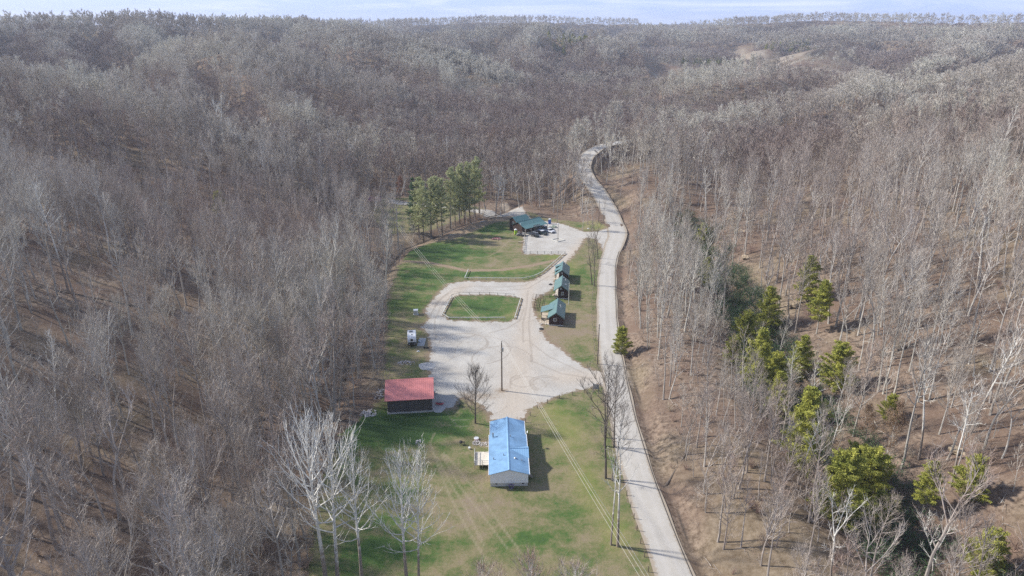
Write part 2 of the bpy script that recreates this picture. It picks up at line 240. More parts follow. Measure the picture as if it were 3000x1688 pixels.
def terrain_mat():
    m, t, p = nt('ground_cover'); q = T(t); P = q.pos(); Ps = q.pos((1, 1, 1))
    # leaf litter of the woods
    n1 = q.noise(.9, 8, .72, P); n2 = q.noise(.06, 4, .6, P); n3 = q.noise(6, 5, .7, P)
    lit = q.mix(q.rng(n1, .40, .60), (.055, .036, .027), (.29, .215, .158)); lit = q.mix(q.rng(q.noise(2.6, 6, .8, P), .46, .62, 0, .5), lit, (.37, .30, .225))
    lit = q.mix(q.rng(n2, .38, .62), lit, q.mix(q.rng(n3, .3, .7), (.085, .052, .036), (.235, .168, .125)))
    lit = q.mix(q.math('MULTIPLY', q.rng(q.noise(.035, 3, .5, q.pos((1, 1, 2))), .5, .62), .55), lit, q.mix(q.rng(n1, .35, .65), (.15, .115, .065), (.29, .24, .165)))
    nf = q.noise(1.3, 8, .75, P); nm = q.noise(.22, 6, .65, P)
    # grass: green against dry, decided by the attribute and noise
    g = q.math('ADD', q.attr('green'), q.math('ADD', q.rng(nm, .25, .75, -.42, .42), q.rng(nf, .2, .8, -.30, .30)))
    grass = q.ramp(q.rng(g, 0, 1), (0, (.30, .235, .165)), (.28, (.265, .225, .125)), (.5, (.18, .185, .08)), (.75, (.085, .15, .04)), (1, (.068, .12, .038)))
    grass = q.mix(.55, grass, q.mix(q.rng(n3, .3, .7), (.42, .42, .42), (1.0, 1.0, 1.0)), 'MULTIPLY'); grass = q.mix(.0, grass, grass)
    yl = q.attr('yellow'); grass = q.mix(q.math('MULTIPLY', yl, .75), grass, q.mix(q.rng(nf, .3, .7), (.19, .20, .05), (.36, .35, .11)))
    # gravel
    gn = q.noise(.16, 7, .68, P); st = q.noise(2.2, 6, .8, P)
    grav = q.mix(q.rng(gn, .36, .64), (.405, .375, .33), (.49, .465, .42)); grav = q.mix(q.rng(st, .3, .62, .88, 1), (.33, .30, .26), grav)
    sw = q.noise(.5, 5, .6, P, 2.5); grav = q.mix(q.rng(sw, .60, .68, 0, .45), grav, (.36, .325, .28))
    grav = q.mix(q.attr('tan'), grav, q.mix(q.rng(st, .3, .7), (.42, .345, .265), (.52, .44, .35)))
    dirt = q.mix(q.rng(n1, .3, .7), (.17, .115, .08), (.31, .23, .165))
    fg = q.rng(q.math('ADD', q.attr('sg'), q.rng(q.noise(.55, 7, .7, P), .2, .8, -1.9, 1.9)), -.35, .35, 0, 1, True)
    fd = q.rng(q.math('ADD', q.attr('sg'), q.rng(q.noise(.35, 6, .7, P), .2, .8, -1.8, 1.8)), -1.9, -.2, 0, .8, True)
    fl = q.rng(q.math('ADD', q.attr('sl'), q.rng(q.noise(.4, 7, .7, P), .2, .8, -2.4, 2.4)), -.8, .8, 0, 1, True)
    c = q.mix(fl, lit, grass); c = q.mix(fd, c, dirt); c = q.mix(fg, c, grav)
    dt = q.rng(q.math('ADD', q.attr('dirt'), q.rng(nf, .2, .8, -.35, .35)), .35, .75)
    c = q.mix(dt, c, q.mix(q.rng(st, .3, .7), (.19, .13, .085), (.37, .29, .20)))
    tr = q.rng(q.math('ADD', q.attr('track'), q.rng(nf, .2, .8, -.4, .4)), .4, 1.0, 0, .5); c = q.mix(tr, c, (.33, .275, .185))
    rt = q.rng(q.math('ADD', q.attr('rut'), q.rng(st, .2, .8, -.35, .35)), .35, .9, 0, .55); c = q.mix(rt, c, (.27, .225, .18))
    ba = q.rng(q.math('ADD', q.attr('bare'), q.rng(n2, .2, .8, -.3, .3)), .4, .7); c = q.mix(ba, c, q.mix(q.rng(q.noise(.05, 5, .6, P), .3, .7), (.20, .155, .11), (.34, .285, .22)))
    mud_shade = q.rng(q.math('ADD', q.attr('mud_shade'), q.rng(nf, .2, .8, -.3, .3)), .4, .8); c = q.mix(mud_shade, c, (.06, .05, .042))  # dark mud, plus painted shade along the far high wall
    rk = q.rng(q.math('ADD', q.attr('sand'), q.rng(nf, .2, .8, -.4, .4)), .45, .75); c = q.mix(rk, c, q.mix(q.rng(n1, .3, .7), (.30, .235, .17), (.52, .44, .34)))
    q.l(c, p.inputs['Base Color']); p.inputs['Roughness'].default_value = .95; p.inputs['Specular IOR Level'].default_value = .15
    q.bump(p, q.math('ADD', n3, q.math('MULTIPLY', n1, 3.)), .35, .15); return m
M['terrain'] = terrain_mat()
def road_mat():
    m, t, p = nt('worn_pavement'); q = T(t); P = q.pos(); n = q.noise(.35, 7, .65, P); f = q.noise(5, 5, .75, P)
    c = q.mix(q.rng(n, .35, .65), (.43, .395, .34), (.50, .465, .41)); c = q.mix(q.rng(q.noise(.09, 5, .7, q.pos((1, .35, 1)), 1.), .5, .62, 0, .45), c, (.36, .335, .30)); c = q.mix(q.rng(f, .3, .7), q.mix(.5, c, (.34, .32, .29)), c)
    e = q.attr('edge'); w_ = q.attr('wheel'); c = q.mix(q.math('MULTIPLY', w_, .45), c, (.50, .47, .43))
    k = q.rng(q.math('ADD', e, q.rng(q.noise(1.2, 6, .7, P), .2, .8, -.5, .5)), .40, .85, 0, .9); c = q.mix(k, c, (.33, .27, .20))
    q.l(c, p.inputs['Base Color']); p.inputs['Roughness'].default_value = .9; q.bump(p, f, .2, .03); return m
M['road'] = road_mat()
def ribbed(name, col, scale, axis=1, rough=.38, metal=.3, st=.35, dirt=.10):
    m, t, p = nt(name); q = T(t); v = q.objc(); s = q.n('ShaderNodeSeparateXYZ'); q.l(v, s.inputs[0])
    wv = q.math('FRACT', q.math('MULTIPLY', s.outputs[axis], scale)); rb = q.rng(q.math('ABSOLUTE', q.math('SUBTRACT', wv, .5)), .30, .48, 0, 1)
    n = q.noise(.5, 6, .65, v); n2 = q.noise(4, 4, .6, q.objc((1, .15, 1) if axis == 0 else (.15, 1, 1)))
    c = q.mix(q.rng(n, .3, .7), tuple(k * (1 - dirt) for k in col), tuple(min(1, k * (1 + dirt)) for k in col)); c = q.mix(q.rng(n2, .4, .8, 0, .25), c, tuple(k * .7 + .06 for k in col))
    c = q.mix(q.math('MULTIPLY', rb, .16), c, tuple(k * .55 for k in col)); q.l(c, p.inputs['Base Color'])
    p.inputs['Roughness'].default_value = rough; p.inputs['Metallic'].default_value = metal; q.bump(p, rb, st, .04); return m
M['blue_roof'] = ribbed('blue_metal_roof', (.19, .34, .52), 2.2, 1, .42, .0, .35, .24)
M['blue_light'] = ribbed('blue_metal_dormer', (.22, .40, .60), 2.2, 0, .5, .0)
M['red_roof'] = ribbed('red_metal_roof', (.64, .22, .20), 2.2, 0, .45, .0, .35, .18)
M['green_roof'] = ribbed('green_metal_roof', (.14, .235, .22), 2.2, 1, .34, .1)
M['green_roof_x'] = ribbed('green_metal_roof_lodge', (.105, .21, .205), 2.2, 0, .38, .1)
def planks(name, a, b, axis, scale, rough=.85):
    m, t, p = nt(name); q = T(t); v = q.objc(); s = q.n('ShaderNodeSeparateXYZ'); q.l(v, s.inputs[0]); u = q.math('MULTIPLY', s.outputs[axis], scale)
    fl = q.n('ShaderNodeTexWhiteNoise'); fl.noise_dimensions = '1D'; q.l(q.math('FLOOR', u), fl.inputs['W']); gap = q.rng(q.math('FRACT', u), .0, .10, 1, 0)
    c = q.mix(fl.outputs[0], a, b); c = q.mix(q.rng(q.noise(1.3, 6, .7, v), .4, .75, 0, .5), c, tuple(k * 1.5 for k in b)); c = q.mix(q.math('MULTIPLY', gap, .8), c, tuple(k * .3 for k in a))
    q.l(c, p.inputs['Base Color']); p.inputs['Roughness'].default_value = rough; q.bump(p, gap, -.5, .03); return m
M['barn_wall'] = planks('weathered_black_boards', (.045, .042, .042), (.10, .09, .085), 0, 4)
M['log_wall'] = planks('dark_log_siding', (.028, .013, .011), (.055, .028, .022), 2, 4)
M['siding'] = plain('white_vinyl_siding', (.90, .90, .91), .55, 0, .02, 2)
M['block'] = plain('grey_block', (.60, .58, .54), .9, 0, .12, 2)
M['deck'] = planks('pale_deck_boards', (.50, .45, .38), (.60, .55, .47), 1, 7)
M['wood'] = plain('weathered_wood', (.30, .25, .19), .9, 0, .3, 2)
M['pole'] = plain('brown_pole', (.16, .125, .095), .9, 0, .25, 1)
M['greypole'] = plain('grey_pole', (.30, .26, .22), .9, 0, .25, 1)
M['rail'] = plain('grey_rail', (.56, .55, .50), .8, 0, .15, 1)
M['brownrail'] = plain('brown_rail', (.13, .085, .06), .85, 0, .25, 1)
M['white'] = plain('white_paint', (.74, .74, .73), .5, 0, .06, 1)
M['black'] = plain('black_rubber', (.025, .025, .027), .7, 0, .2, 2)
M['glass'] = plain('dark_glass', (.02, .025, .03), .12, 0, .1, 1)
M['lime'] = plain('lime_plastic', (.42, .66, .03), .45, 0, .08, 2)
M['bluep'] = plain('blue_plastic', (.02, .10, .40), .45, 0, .08, 2)
M['steel'] = plain('galvanised_steel', (.5, .5, .5), .4, .7, .1, 2)
M['wire'] = plain('bright_cable', (.62, .58, .50), .6, 0, .05, 1)
M['stone'] = plain('tan_stone', (.50, .42, .32), .9, 0, .3, 1.2, .5)
M['sandstone'] = plain('sandstone', (.36, .28, .19), .95, 0, .35, .5, .6)
M['rubble'] = plain('pale_rubble', (.52, .48, .45), .95, 0, .35, 1.5, .5)
M['concrete'] = plain('concrete', (.42, .41, .39), .85, 0, .08, .8)
M['red_paint'] = plain('red_paint', (.45, .05, .07), .5, 0, .1, 1)
M['pink_wood'] = plain('pinkish_wood', (.55, .36, .33), .9, 0, .35, 2)
M['carblack'] = plain('dark_green_car_paint', (.03, .045, .04), .25, .2, .05, 1)
M['carwhite'] = plain('white_car_paint', (.68, .69, .72), .25, 0, .04, 1)
M['grey'] = plain('grey_metal', (.22, .23, .25), .5, .3, .1, 1)
M['plum'] = ribbed('plum_metal_roof', (.16, .045, .09), 2.2, 0, .5, 0)
M['purple'] = plain('violet_hose', (.13, .09, .22), .5, 0, .1, 1)
M['signface'] = plain('grey_sign_face', (.25, .27, .30), .5, 0, .15, 3)
M['fabric_pink'] = plain('pink_white_cloth', (.62, .40, .40), .8, 0, .3, 4)

# ---------------------------------------------------------------- mesh helpers
def newobj(name, me, parent=None, **pr):
    o = bpy.data.objects.new(name, me); COL.objects.link(o)
    if parent is not None: o.parent = parent
    for k, v in pr.items(): o[k] = v
    return o
def mesh(name, V, F, mats, mi=None, smooth=False):
    me = bpy.data.meshes.new(name); me.from_pydata([tuple(v) for v in V], [], [tuple(f) for f in F])
    for m in (mats if isinstance(mats, (list, tuple)) else [mats]): me.materials.append(m)
    if mi is not None: me.polygons.foreach_set('material_index', np.asarray(mi, dtype=np.int32))
    if smooth: me.polygons.foreach_set('use_smooth', np.ones(len(F), bool))
    me.update(); return me
class MB:
    def __init__(s): s.V = []; s.F = []
    def poly(s, pts, faces): b = len(s.V); s.V += [tuple(p) for p in pts]; s.F += [tuple(b + i for i in f) for f in faces]; return s
    def box(s, c, d, rz=0, rx=0, ry=0):
        Mx = Matrix.Translation(c) @ Matrix.Rotation(rz, 4, 'Z') @ Matrix.Rotation(ry, 4, 'Y') @ Matrix.Rotation(rx, 4, 'X')
        P = [Mx @ Vector((x * d[0] / 2, y * d[1] / 2, z * d[2] / 2)) for z in (-1, 1) for y in (-1, 1) for x in (-1, 1)]
        return s.poly(P, [(0, 2, 3, 1), (4, 5, 7, 6), (0, 1, 5, 4), (2, 6, 7, 3), (0, 4, 6, 2), (1, 3, 7, 5)])
    def bar(s, a, b, r, n=6, r2=None):
        a = Vector(a); b = Vector(b); d = (b - a).normalized(); u = d.orthogonal().normalized(); v = d.cross(u); r2 = r if r2 is None else r2
        P = [a + (u * math.cos(k * 2 * math.pi / n) + v * math.sin(k * 2 * math.pi / n)) * r for k in range(n)] + [b + (u * math.cos(k * 2 * math.pi / n) + v * math.sin(k * 2 * math.pi / n)) * r2 for k in range(n)]
        return s.poly(P, [(k, (k + 1) % n, n + (k + 1) % n, n + k) for k in range(n)] + [tuple(range(n))[::-1], tuple(range(n, 2 * n))])
    def prism(s, prof, y0, y1, axis='y'):
        """profile (x, z) pushed along y"""
        n = len(prof); f = (lambda p, y: (p[0], y, p[1])) if axis == 'y' else (lambda p, y: (y, p[0], p[1]))
        P = [f(p, y0) for p in prof] + [f(p, y1) for p in prof]
        return s.poly(P, [(k, (k + 1) % n, n + (k + 1) % n, n + k) for k in range(n)] + [tuple(range(n))[::-1], tuple(range(n, 2 * n))])
    def rock(s, c, r, rnd, sq=.6):
        n = 7; P = []; 
        for k in range(3):
            rr = (.95, 1.0, .55)[k]
            P += [(c[0] + r * rr * rnd.uniform(.7, 1.15) * math.cos(a * 2 * math.pi / n), c[1] + r * rr * rnd.uniform(.7, 1.15) * math.sin(a * 2 * math.pi / n), c[2] + r * sq * (-.3, .45, 1.0)[k] * rnd.uniform(.8, 1.15)) for a in range(n)]
        return s.poly(P, [(k * n + a, k * n + (a + 1) % n, (k + 1) * n + (a + 1) % n, (k + 1) * n + a) for k in range(2) for a in range(n)] + [tuple(range(2 * n, 3 * n))])
    def build(s, name, mat, parent=None, bev=0, smooth=False, **pr):
        me = mesh(name, s.V, s.F, mat, smooth=smooth); o = newobj(name, me, parent, **pr)
        if bev: b = o.modifiers.new('bevel', 'BEVEL'); b.width = bev; b.segments = 2; b.limit_method = 'ANGLE'
        return o
def empty(name, loc, rz, label, cat, group=None):
    o = newobj(name, None); o.location = loc; o.rotation_euler = (0, 0, rz); o.empty_display_size = .5; o['label'] = label; o['category'] = cat
    if group: o['group'] = group
    return o
def tag(o, label, cat, group=None, kind=None):
    if label: o['label'] = label
    if cat: o['category'] = cat
    if group: o['group'] = group
    if kind: o['kind'] = kind
    return o

# ---------------------------------------------------------------- ground zones
outer = [C(2, *p) for p in ((560, 370), (610, 300), (690, 215), (765, 150), (900, 128), (1150, 132), (1380, 138), (1480, 118), (1590, 40), (1660, -30))]
outer += [C(1, *p) for p in ((1740, 1048), (1560, 1045), (1385, 1043), (1395, 895), (1330, 880), (1300, 760), (1200, 735), (1080, 715), (960, 690), (830, 668), (600, 648), (430, 632), (330, 628), (250, 610), (255, 575), (300, 590), (430, 610), (600, 628), (900, 660), (1080, 672), (1200, 690), (1260, 690), (1300, 660), (1370, 640), (1400, 700), (1440, 745),
                                 (1600, 775), (1700, 790), (1800, 822), (1880, 858), (2000, 862), (2095, 840), (2150, 900), (2060, 1020), (2035, 960), (1985, 915), (1900, 905), (1860, 970), (1790, 1060), (1700, 1150))]
outer += [C(2, *p) for p in ((1640, 40), (1640, 170), (1570, 230), (1480, 265), (1455, 330), (1465, 400), (1520, 470), (1540, 560), (1590, 640), (1700, 700), (1790, 780), (1880, 840), (1960, 872), (2040, 880), (2090, 960), (2100, 1010), (2020, 985), (1960, 1012), (1800, 1042), (1700, 1072), (1580, 1125), (1450, 1185), (1380, 1240), (1385, 1280), (1120, 1285), (1110, 1230), (1050, 1190),
                                 (1010, 1140), (900, 1090), (830, 1120), (780, 1180), (700, 1200), (615, 1200), (615, 1080), (605, 930), (600, 760), (610, 660), (590, 560), (530, 510), (600, 440), (580, 400))]
island = CL(2, (780, 258), (850, 240), (1100, 236), (1300, 252), (1372, 272), (1362, 330), (1325, 445), (1260, 470), (1100, 468), (900, 462), (750, 452), (698, 412))
lawnp = [(-31, 60), (-33.5, 88.9), (-36.5, 105), (-38, 120), (-37, 132), (-34, 140), (-30, 150), (-33.5, 160), (-35, 172), (-37, 190), (-40, 203.4), (-41, 225), (-42.5, 245), (-41, 262), (-33, 273), (-20, 292), (-9, 309), (-3, 319), (8, 322), (14, 312), (22, 307), (38, 300), (42.5, 290),
         (42, 283), (37.4, 265.5), (32.6, 242.8), (27.8, 207.7), (24.8, 178.2), (23.4, 157.9), (22.6, 141.1), (22.3, 122.1), (22.6, 106.8), (23.8, 88.9), (25.4, 60)]
backlawn = [(-66, 312), (-70, 345), (-45, 352), (-25, 338), (-12, 326), (-24, 308), (-38, 287), (-52, 285)]
def fields(X, Y):
    f = {}; so = sdp(X, Y, outer); si = sdp(X, Y, island); f['sg'] = np.clip(np.minimum(so, -si), -6, 6)
    f['sl'] = np.clip(np.maximum.reduce([sdp(X, Y, lawnp), sdp(X, Y, backlawn)]), -6, 6)
    g = np.full(X.shape, .385)
    for n, x, y, rx, ry, a in ((2, 330, 1330, 16, 6, .5), (2, 500, 1300, 9, 5, .4), (3, 150, 250, 12, 5, .35), (3, 420, 200, 5, 4, .3), (3, 1800, 120, 6, 8, .22), (3, 1450, 1150, 7, 3.5, .34), (3, 1780, 930, 3.2, 2.5, .38), (3, 1340, 830, 6, 4, .12), (3, 1700, 1050, 3, 3, .1), (3, 500, 1200, 7, 4, .3),
                               (3, 60, 1250, 7, 6, .38), (3, 300, 800, 9, 9, .25), (2, 1050, 330, 14, 10, .36), (2, 600, 150, 12, 12, .25), (2, 450, 300, 6, 6, .32), (2, 1880, 100, 5, 12, .3), (2, 1850, 740, 3.5, 8, .35), (2, 1650, 300, 3, 8, .3),
                               (1, 500, 1010, 16, 9, .45), (1, 800, 1050, 14, 12, .35), (1, 1120, 830, 9, 10, .48), (1, 1500, 1200, 14, 5, .3), (1, 1600, 1080, 6, 6, .3), (1, 1100, 1215, 16, 4, .32), (1, 400, 1220, 12, 10, .28), (1, 1150, 960, 5, 6, -.25), (1, 1100, 1130, 16, 5, -.12), (2, 1650, 620, 8, 16, -.28), (2, 1800, 500, 8, 12, -.25), (3, 700, 900, 12, 8, -.1), (3, 1000, 950, 12, 6, -.12), (3, 1500, 700, 10, 5, -.05), (1, 340, 1500, 6, 8, .2)):
        cx, cy_ = C(n, x, y); g = g + a * np.exp(-((X - cx) / rx) ** 2 - ((Y - cy_) / ry) ** 2)
    f['green'] = g + .32 * fbm(X / 14, Y / 14, 3) + .06 * np.maximum(0, si > 0)
    yl = np.zeros(X.shape)
    for n, x, y, rx, ry, a in ((3, 1750, 250, 4.5, 8, .55), (3, 1600, 60, 4, 4, .4), (3, 1900, 640, 3, 6, .55), (3, 2150, 1080, 3, 5, .55), (3, 2000, 850, 3, 4, .3), (2, 430, 320, 5, 4, .6), (1, 640, 920, 5, 5, .25), (1, 1640, 1060, 4, 5, .6), (1, 1320, 1180, 8, 3, .35), (1, 1760, 1150, 4, 8, .4), (1, 2020, 820, 4, 4, .5), (2, 1300, 400, 3, 5, .3)):
        cx, cy_ = C(n, x, y); yl = yl + a * np.exp(-((X - cx) / rx) ** 2 - ((Y - cy_) / ry) ** 2)
    f['yellow'] = np.clip(yl, 0, 1)
    # bare swale across the field, worn patches
    d = segd(X, Y, CL(1, (360, 1100), (600, 1118), (760, 1150), (900, 1182), (1200, 1178), (1450, 1140), (1640, 1098)))[0]; dirt = 1.0 * np.exp(-(d / 1.5) ** 2)
    d = segd(X, Y, CL(1, (300, 990), (420, 975), (600, 930), (800, 890), (900, 850), (1080, 770), (1260, 740)))[0]; dirt = np.maximum(dirt, .95 * np.exp(-(d / 4.5) ** 2))
    for n, x, y, rx, ry, a in ((1, 1150, 920, 3.5, 2, .8), (2, 600, 720, 4, 5, .45), (2, 980, 1090, 9, 3.5, .6), (2, 700, 1330, 4, 3, .45), (2, 460, 500, 8, 8, .45), (2, 1560, 260, 3, 5, .3), (3, 1060, 330, 2, 2.5, .7), (3, 740, 330, 4, 2, .5), (3, 1090, 600, 1.2, 4, .6), (3, 1350, 1330, 6, 4, .35), (1, 1720, 1210, 4, 5, .3), (2, 1200, 1045, 2.5, 2, .7), (2, 1600, 1300, 4, 5, .0), (1, 400, 1060, 5, 3, .4), (2, 2040, 560, 1.3, 30, .3)):
        cx, cy_ = C(n, x, y); dirt = np.maximum(dirt, a * np.exp(-((X - cx) / rx) ** 2 - ((Y - cy_) / ry) ** 2))
    f['dirt'] = dirt
    tr = np.zeros(X.shape)
    for n, L in ((3, ((715, 415), (960, 700), (1180, 1000), (1390, 1290))), (3, ((700, 430), (850, 700), (1010, 900), (1250, 1220))), (3, ((660, 450), (760, 650), (900, 880), (1050, 1190))), (3, ((650, 480), (740, 720), (880, 1000), (1030, 1250), (1100, 1350))), (3, ((640, 250), (600, 330), (650, 480))),
                 (1, ((880, 1072), (1010, 1074), (1100, 1060), (1180, 1020), (1220, 970), (1280, 920))), (1, ((960, 1000), (1080, 990), (1100, 970)))):
        tr = np.maximum(tr, np.exp(-(segd(X, Y, CL(n, *L))[0] / .38) ** 2))
    f['track'] = tr
    ru = np.zeros(X.shape); rr = random.Random(8)
    for n, L in ((2, ((620, 380), (700, 260), (800, 190), (950, 170), (1200, 175), (1400, 160), (1560, 60))), (2, ((600, 420), (660, 300), (780, 215), (950, 210), (1200, 205), (1420, 190), (1600, 80))), (2, ((1420, 210), (1410, 350), (1380, 480), (1380, 640))), (2, ((1470, 230), (1440, 350), (1430, 480), (1440, 640), (1600, 760), (1900, 900))), (2, ((640, 560), (640, 450), (700, 330), (800, 230))), (2, ((1440, 640), (1460, 800), (1700, 900), (1950, 940))), (2, ((1100, 560), (1250, 520), (1350, 460), (1390, 350)))):
        ru = np.maximum(ru, .9 * np.exp(-(segd(X, Y, CL(n, *L))[0] / .4) ** 2))
    for x, y, r in ((1570, 985, 3.3), (1570, 985, 4.1), (1380, 960, 3.2), (900, 640, 6), (880, 650, 7), (1200, 780, 8), (1000, 700, 9), (1420, 1000, 4.5)):
        cx, cy_ = C(2, x, y); a = np.arctan2(Y - cy_, X - cx); ru = np.maximum(ru, np.exp(-((np.hypot(X - cx, Y - cy_) - r) / .3) ** 2) * (np.sin(a + x) > -.3))
    for i in range(26):
        cx, cy_ = C(2, rr.uniform(620, 1750), rr.uniform(480, 1150)); r = rr.uniform(7, 22); a0 = rr.uniform(0, 6.28); a = (np.arctan2(Y - cy_, X - cx) - a0) % 6.283
        ru = np.maximum(ru, .85 * np.exp(-((np.hypot(X - cx, Y - cy_) - r) / .25) ** 2) * (a < rr.uniform(.5, 1.5)))
    f['rut'] = ru
    tn = np.zeros(X.shape)
    for n, L, wd in ((2, ((1500, 40), (1420, 200), (1400, 400), (1400, 560)), 3.2), (1, ((1900, 930), (1760, 1080), (1560, 1240)), 3), (2, ((1400, 600), (1350, 900), (1300, 1200)), 5), (2, ((620, 330), (900, 160)), 3), (2, ((1700, 930), (2050, 930)), 4)):
        tn = np.maximum(tn, np.exp(-(segd(X, Y, CL(n, *L))[0] / wd) ** 2))
    f['tan'] = tn * .6
    d = segd(X, Y, creek)[0]; f['mud_shade'] = .85 * np.exp(-(d / 1.3) ** 2) * (Y < 430) * (Y > 130)
    d2, z, side = segd(X, Y, RDc, RZc); f['mud_shade'] = np.maximum(f['mud_shade'], .75 * np.exp(-((d2 - 5.0) / .45) ** 2) * (side < 0) * (Y < 330)); f['sl'] = np.where((side < 0) & (d2 > 3) & (Y < 420), -6, f['sl'])
    sa = np.zeros(X.shape)
    for px, py, rx, ry in ((915, 1262, 4.5, 2.2), (805, 1478, 1.6, 3.5), (900, 1090, 1.5, 5), (1120, 780, 1.2, 6), (1480, 605, 3, 8)):
        cx, cy_ = G(px, py, -.5); sa = np.maximum(sa, np.exp(-((X - cx) / rx) ** 2 - ((Y - cy_) / ry) ** 2))
    # pale earth showing on the cut bank right of the road
    for px, py, rx, ry in ((1842, 1080, .9, 4), (1852, 1110, .9, 3)):
        cx, cy_ = G(px, py, 1.5); sa = np.maximum(sa, .8 * np.exp(-((X - cx) / rx) ** 2 - ((Y - cy_) / ry) ** 2))
    f['sand'] = sa
    return f
BARE = [((1640, 187), (2100, 179), 22), ((1850, 150), (1980, 146), 30), ((1930, 170), (2040, 129), 7), ((1940, 176), (2050, 137), 5), ((1890, 214), (1975, 209), 5), ((1560, 278), (1600, 292), 5), ((1300, 150), (1330, 158), 14), ((1755, 186), (1800, 184), 12), ((1975, 228), (1980, 212), 9)]
BW = [(RM(a[0] * K, a[1] * K), RM(b[0] * K, b[1] * K), r) for a, b, r in BARE]
def bare(X, Y):
    o = np.zeros(X.shape)
    for a, b, r in BW: o = np.maximum(o, np.exp(-(segd(X, Y, [a, b])[0] / r) ** 2))
    m = sstep(sdp(X, Y, MINE), -10, 40); return np.maximum(o, m * .38 * sstep(vnoise(X / 45, Y / 90), .5, .7) * vnoise(X / 12, Y / 40) * sstep(Y, 800, 900))
def set_attr(me, f):
    for k, v in f.items(): me.attributes.new(k, 'FLOAT', 'POINT').data.foreach_set('value', np.asarray(v, dtype=np.float32))
ATTRS = ('sg', 'sl', 'green', 'yellow', 'dirt', 'track', 'rut', 'tan', 'mud_shade', 'sand')
def make_ground():
    ys = [-60.]
    while ys[-1] < 7000: y = ys[-1]; ys.append(y + (max(1.0, (y - 250) * .011) if y > 60 else (3 if y < 20 else 1.2)))
    xp = [0.]
    while xp[-1] < 6500: x = xp[-1]; xp.append(x + (max(1.0, x * .014) if x > 60 else 1.0))
    xs = np.array([-x for x in xp[:0:-1]] + xp); ys = np.array(ys); X, Y = np.meshgrid(xs, ys); sh = X.shape; X = X.ravel(); Y = Y.ravel(); Z = H(X, Y)
    near = (np.abs(X) < 80) & (Y < 440); f = {k: np.zeros(X.shape) for k in ATTRS}; f['sg'][:] = -6; f['sl'][:] = -6
    ff = fields(X[near], Y[near])
    for k in ATTRS: f[k][near] = ff[k]
    f['bare'] = bare(X, Y); f['mud_shade'] = np.maximum(f['mud_shade'], .8 * np.exp(-(segd(X, Y, [RM(2045 * K, 138 * K), RM(2200 * K, 130 * K)])[0] / 22) ** 2))  # shade of the far high wall painted into the ground colour
    Zg = Z - .45 * sstep(np.maximum(f['sg'], f['sl']), 1.0, 2.4) * (Y > 76) * (Y < 350)
    d = segd(X, Y, RDc)[0]; Zg = Zg - .1 * (d < 2.2)
    ny, nx = sh; i = np.arange(ny * nx).reshape(sh); F = np.stack([i[:-1, :-1], i[:-1, 1:], i[1:, 1:], i[1:, :-1]], -1).reshape(-1, 4)
    me = bpy.data.meshes.new('ground'); me.vertices.add(len(X)); me.vertices.foreach_set('co', np.stack([X, Y, Zg], 1).ravel().astype(np.float32))
    me.loops.add(F.size); me.loops.foreach_set('vertex_index', F.ravel().astype(np.int32)); me.polygons.add(len(F)); me.polygons.foreach_set('loop_start', np.arange(0, F.size, 4, dtype=np.int32)); me.update(calc_edges=True)
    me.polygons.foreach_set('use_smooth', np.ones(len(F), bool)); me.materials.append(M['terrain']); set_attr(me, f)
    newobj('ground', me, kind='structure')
    # the fine sheets: lawn and gravel
    xs = np.arange(-76, 48, .45); ys = np.arange(74, 358, .45); X, Y = np.meshgrid(xs, ys); sh = X.shape; X = X.ravel(); Y = Y.ravel()
    Z = H(X, Y) + .03; f = fields(X, Y); f['bare'] = np.zeros(X.shape); i = np.arange(X.size).reshape(sh)
    F = np.stack([i[:-1, :-1], i[:-1, 1:], i[1:, 1:], i[1:, :-1]], -1).reshape(-1, 4); lab = np.where(f['sg'] > 0, 2, np.where(f['sl'] > 0, 1, 0))[F[:, 0]]
    for l, name in ((1, 'lawn'), (2, 'gravel_lot')):
        Q = F[lab == l]; u, inv = np.unique(Q, return_inverse=True); inv = inv.reshape(-1, 4)
        me = bpy.data.meshes.new(name); me.vertices.add(len(u)); me.vertices.foreach_set('co', np.stack([X[u], Y[u], Z[u]], 1).ravel().astype(np.float32))
        me.loops.add(inv.size); me.loops.foreach_set('vertex_index', inv.ravel().astype(np.int32)); me.polygons.add(len(inv)); me.polygons.foreach_set('loop_start', np.arange(0, inv.size, 4, dtype=np.int32)); me.update(calc_edges=True)
        me.polygons.foreach_set('use_smooth', np.ones(len(inv), bool)); me.materials.append(M['terrain']); set_attr(me, {k: v[u] for k, v in f.items()}); newobj(name, me, kind='structure')
make_ground()
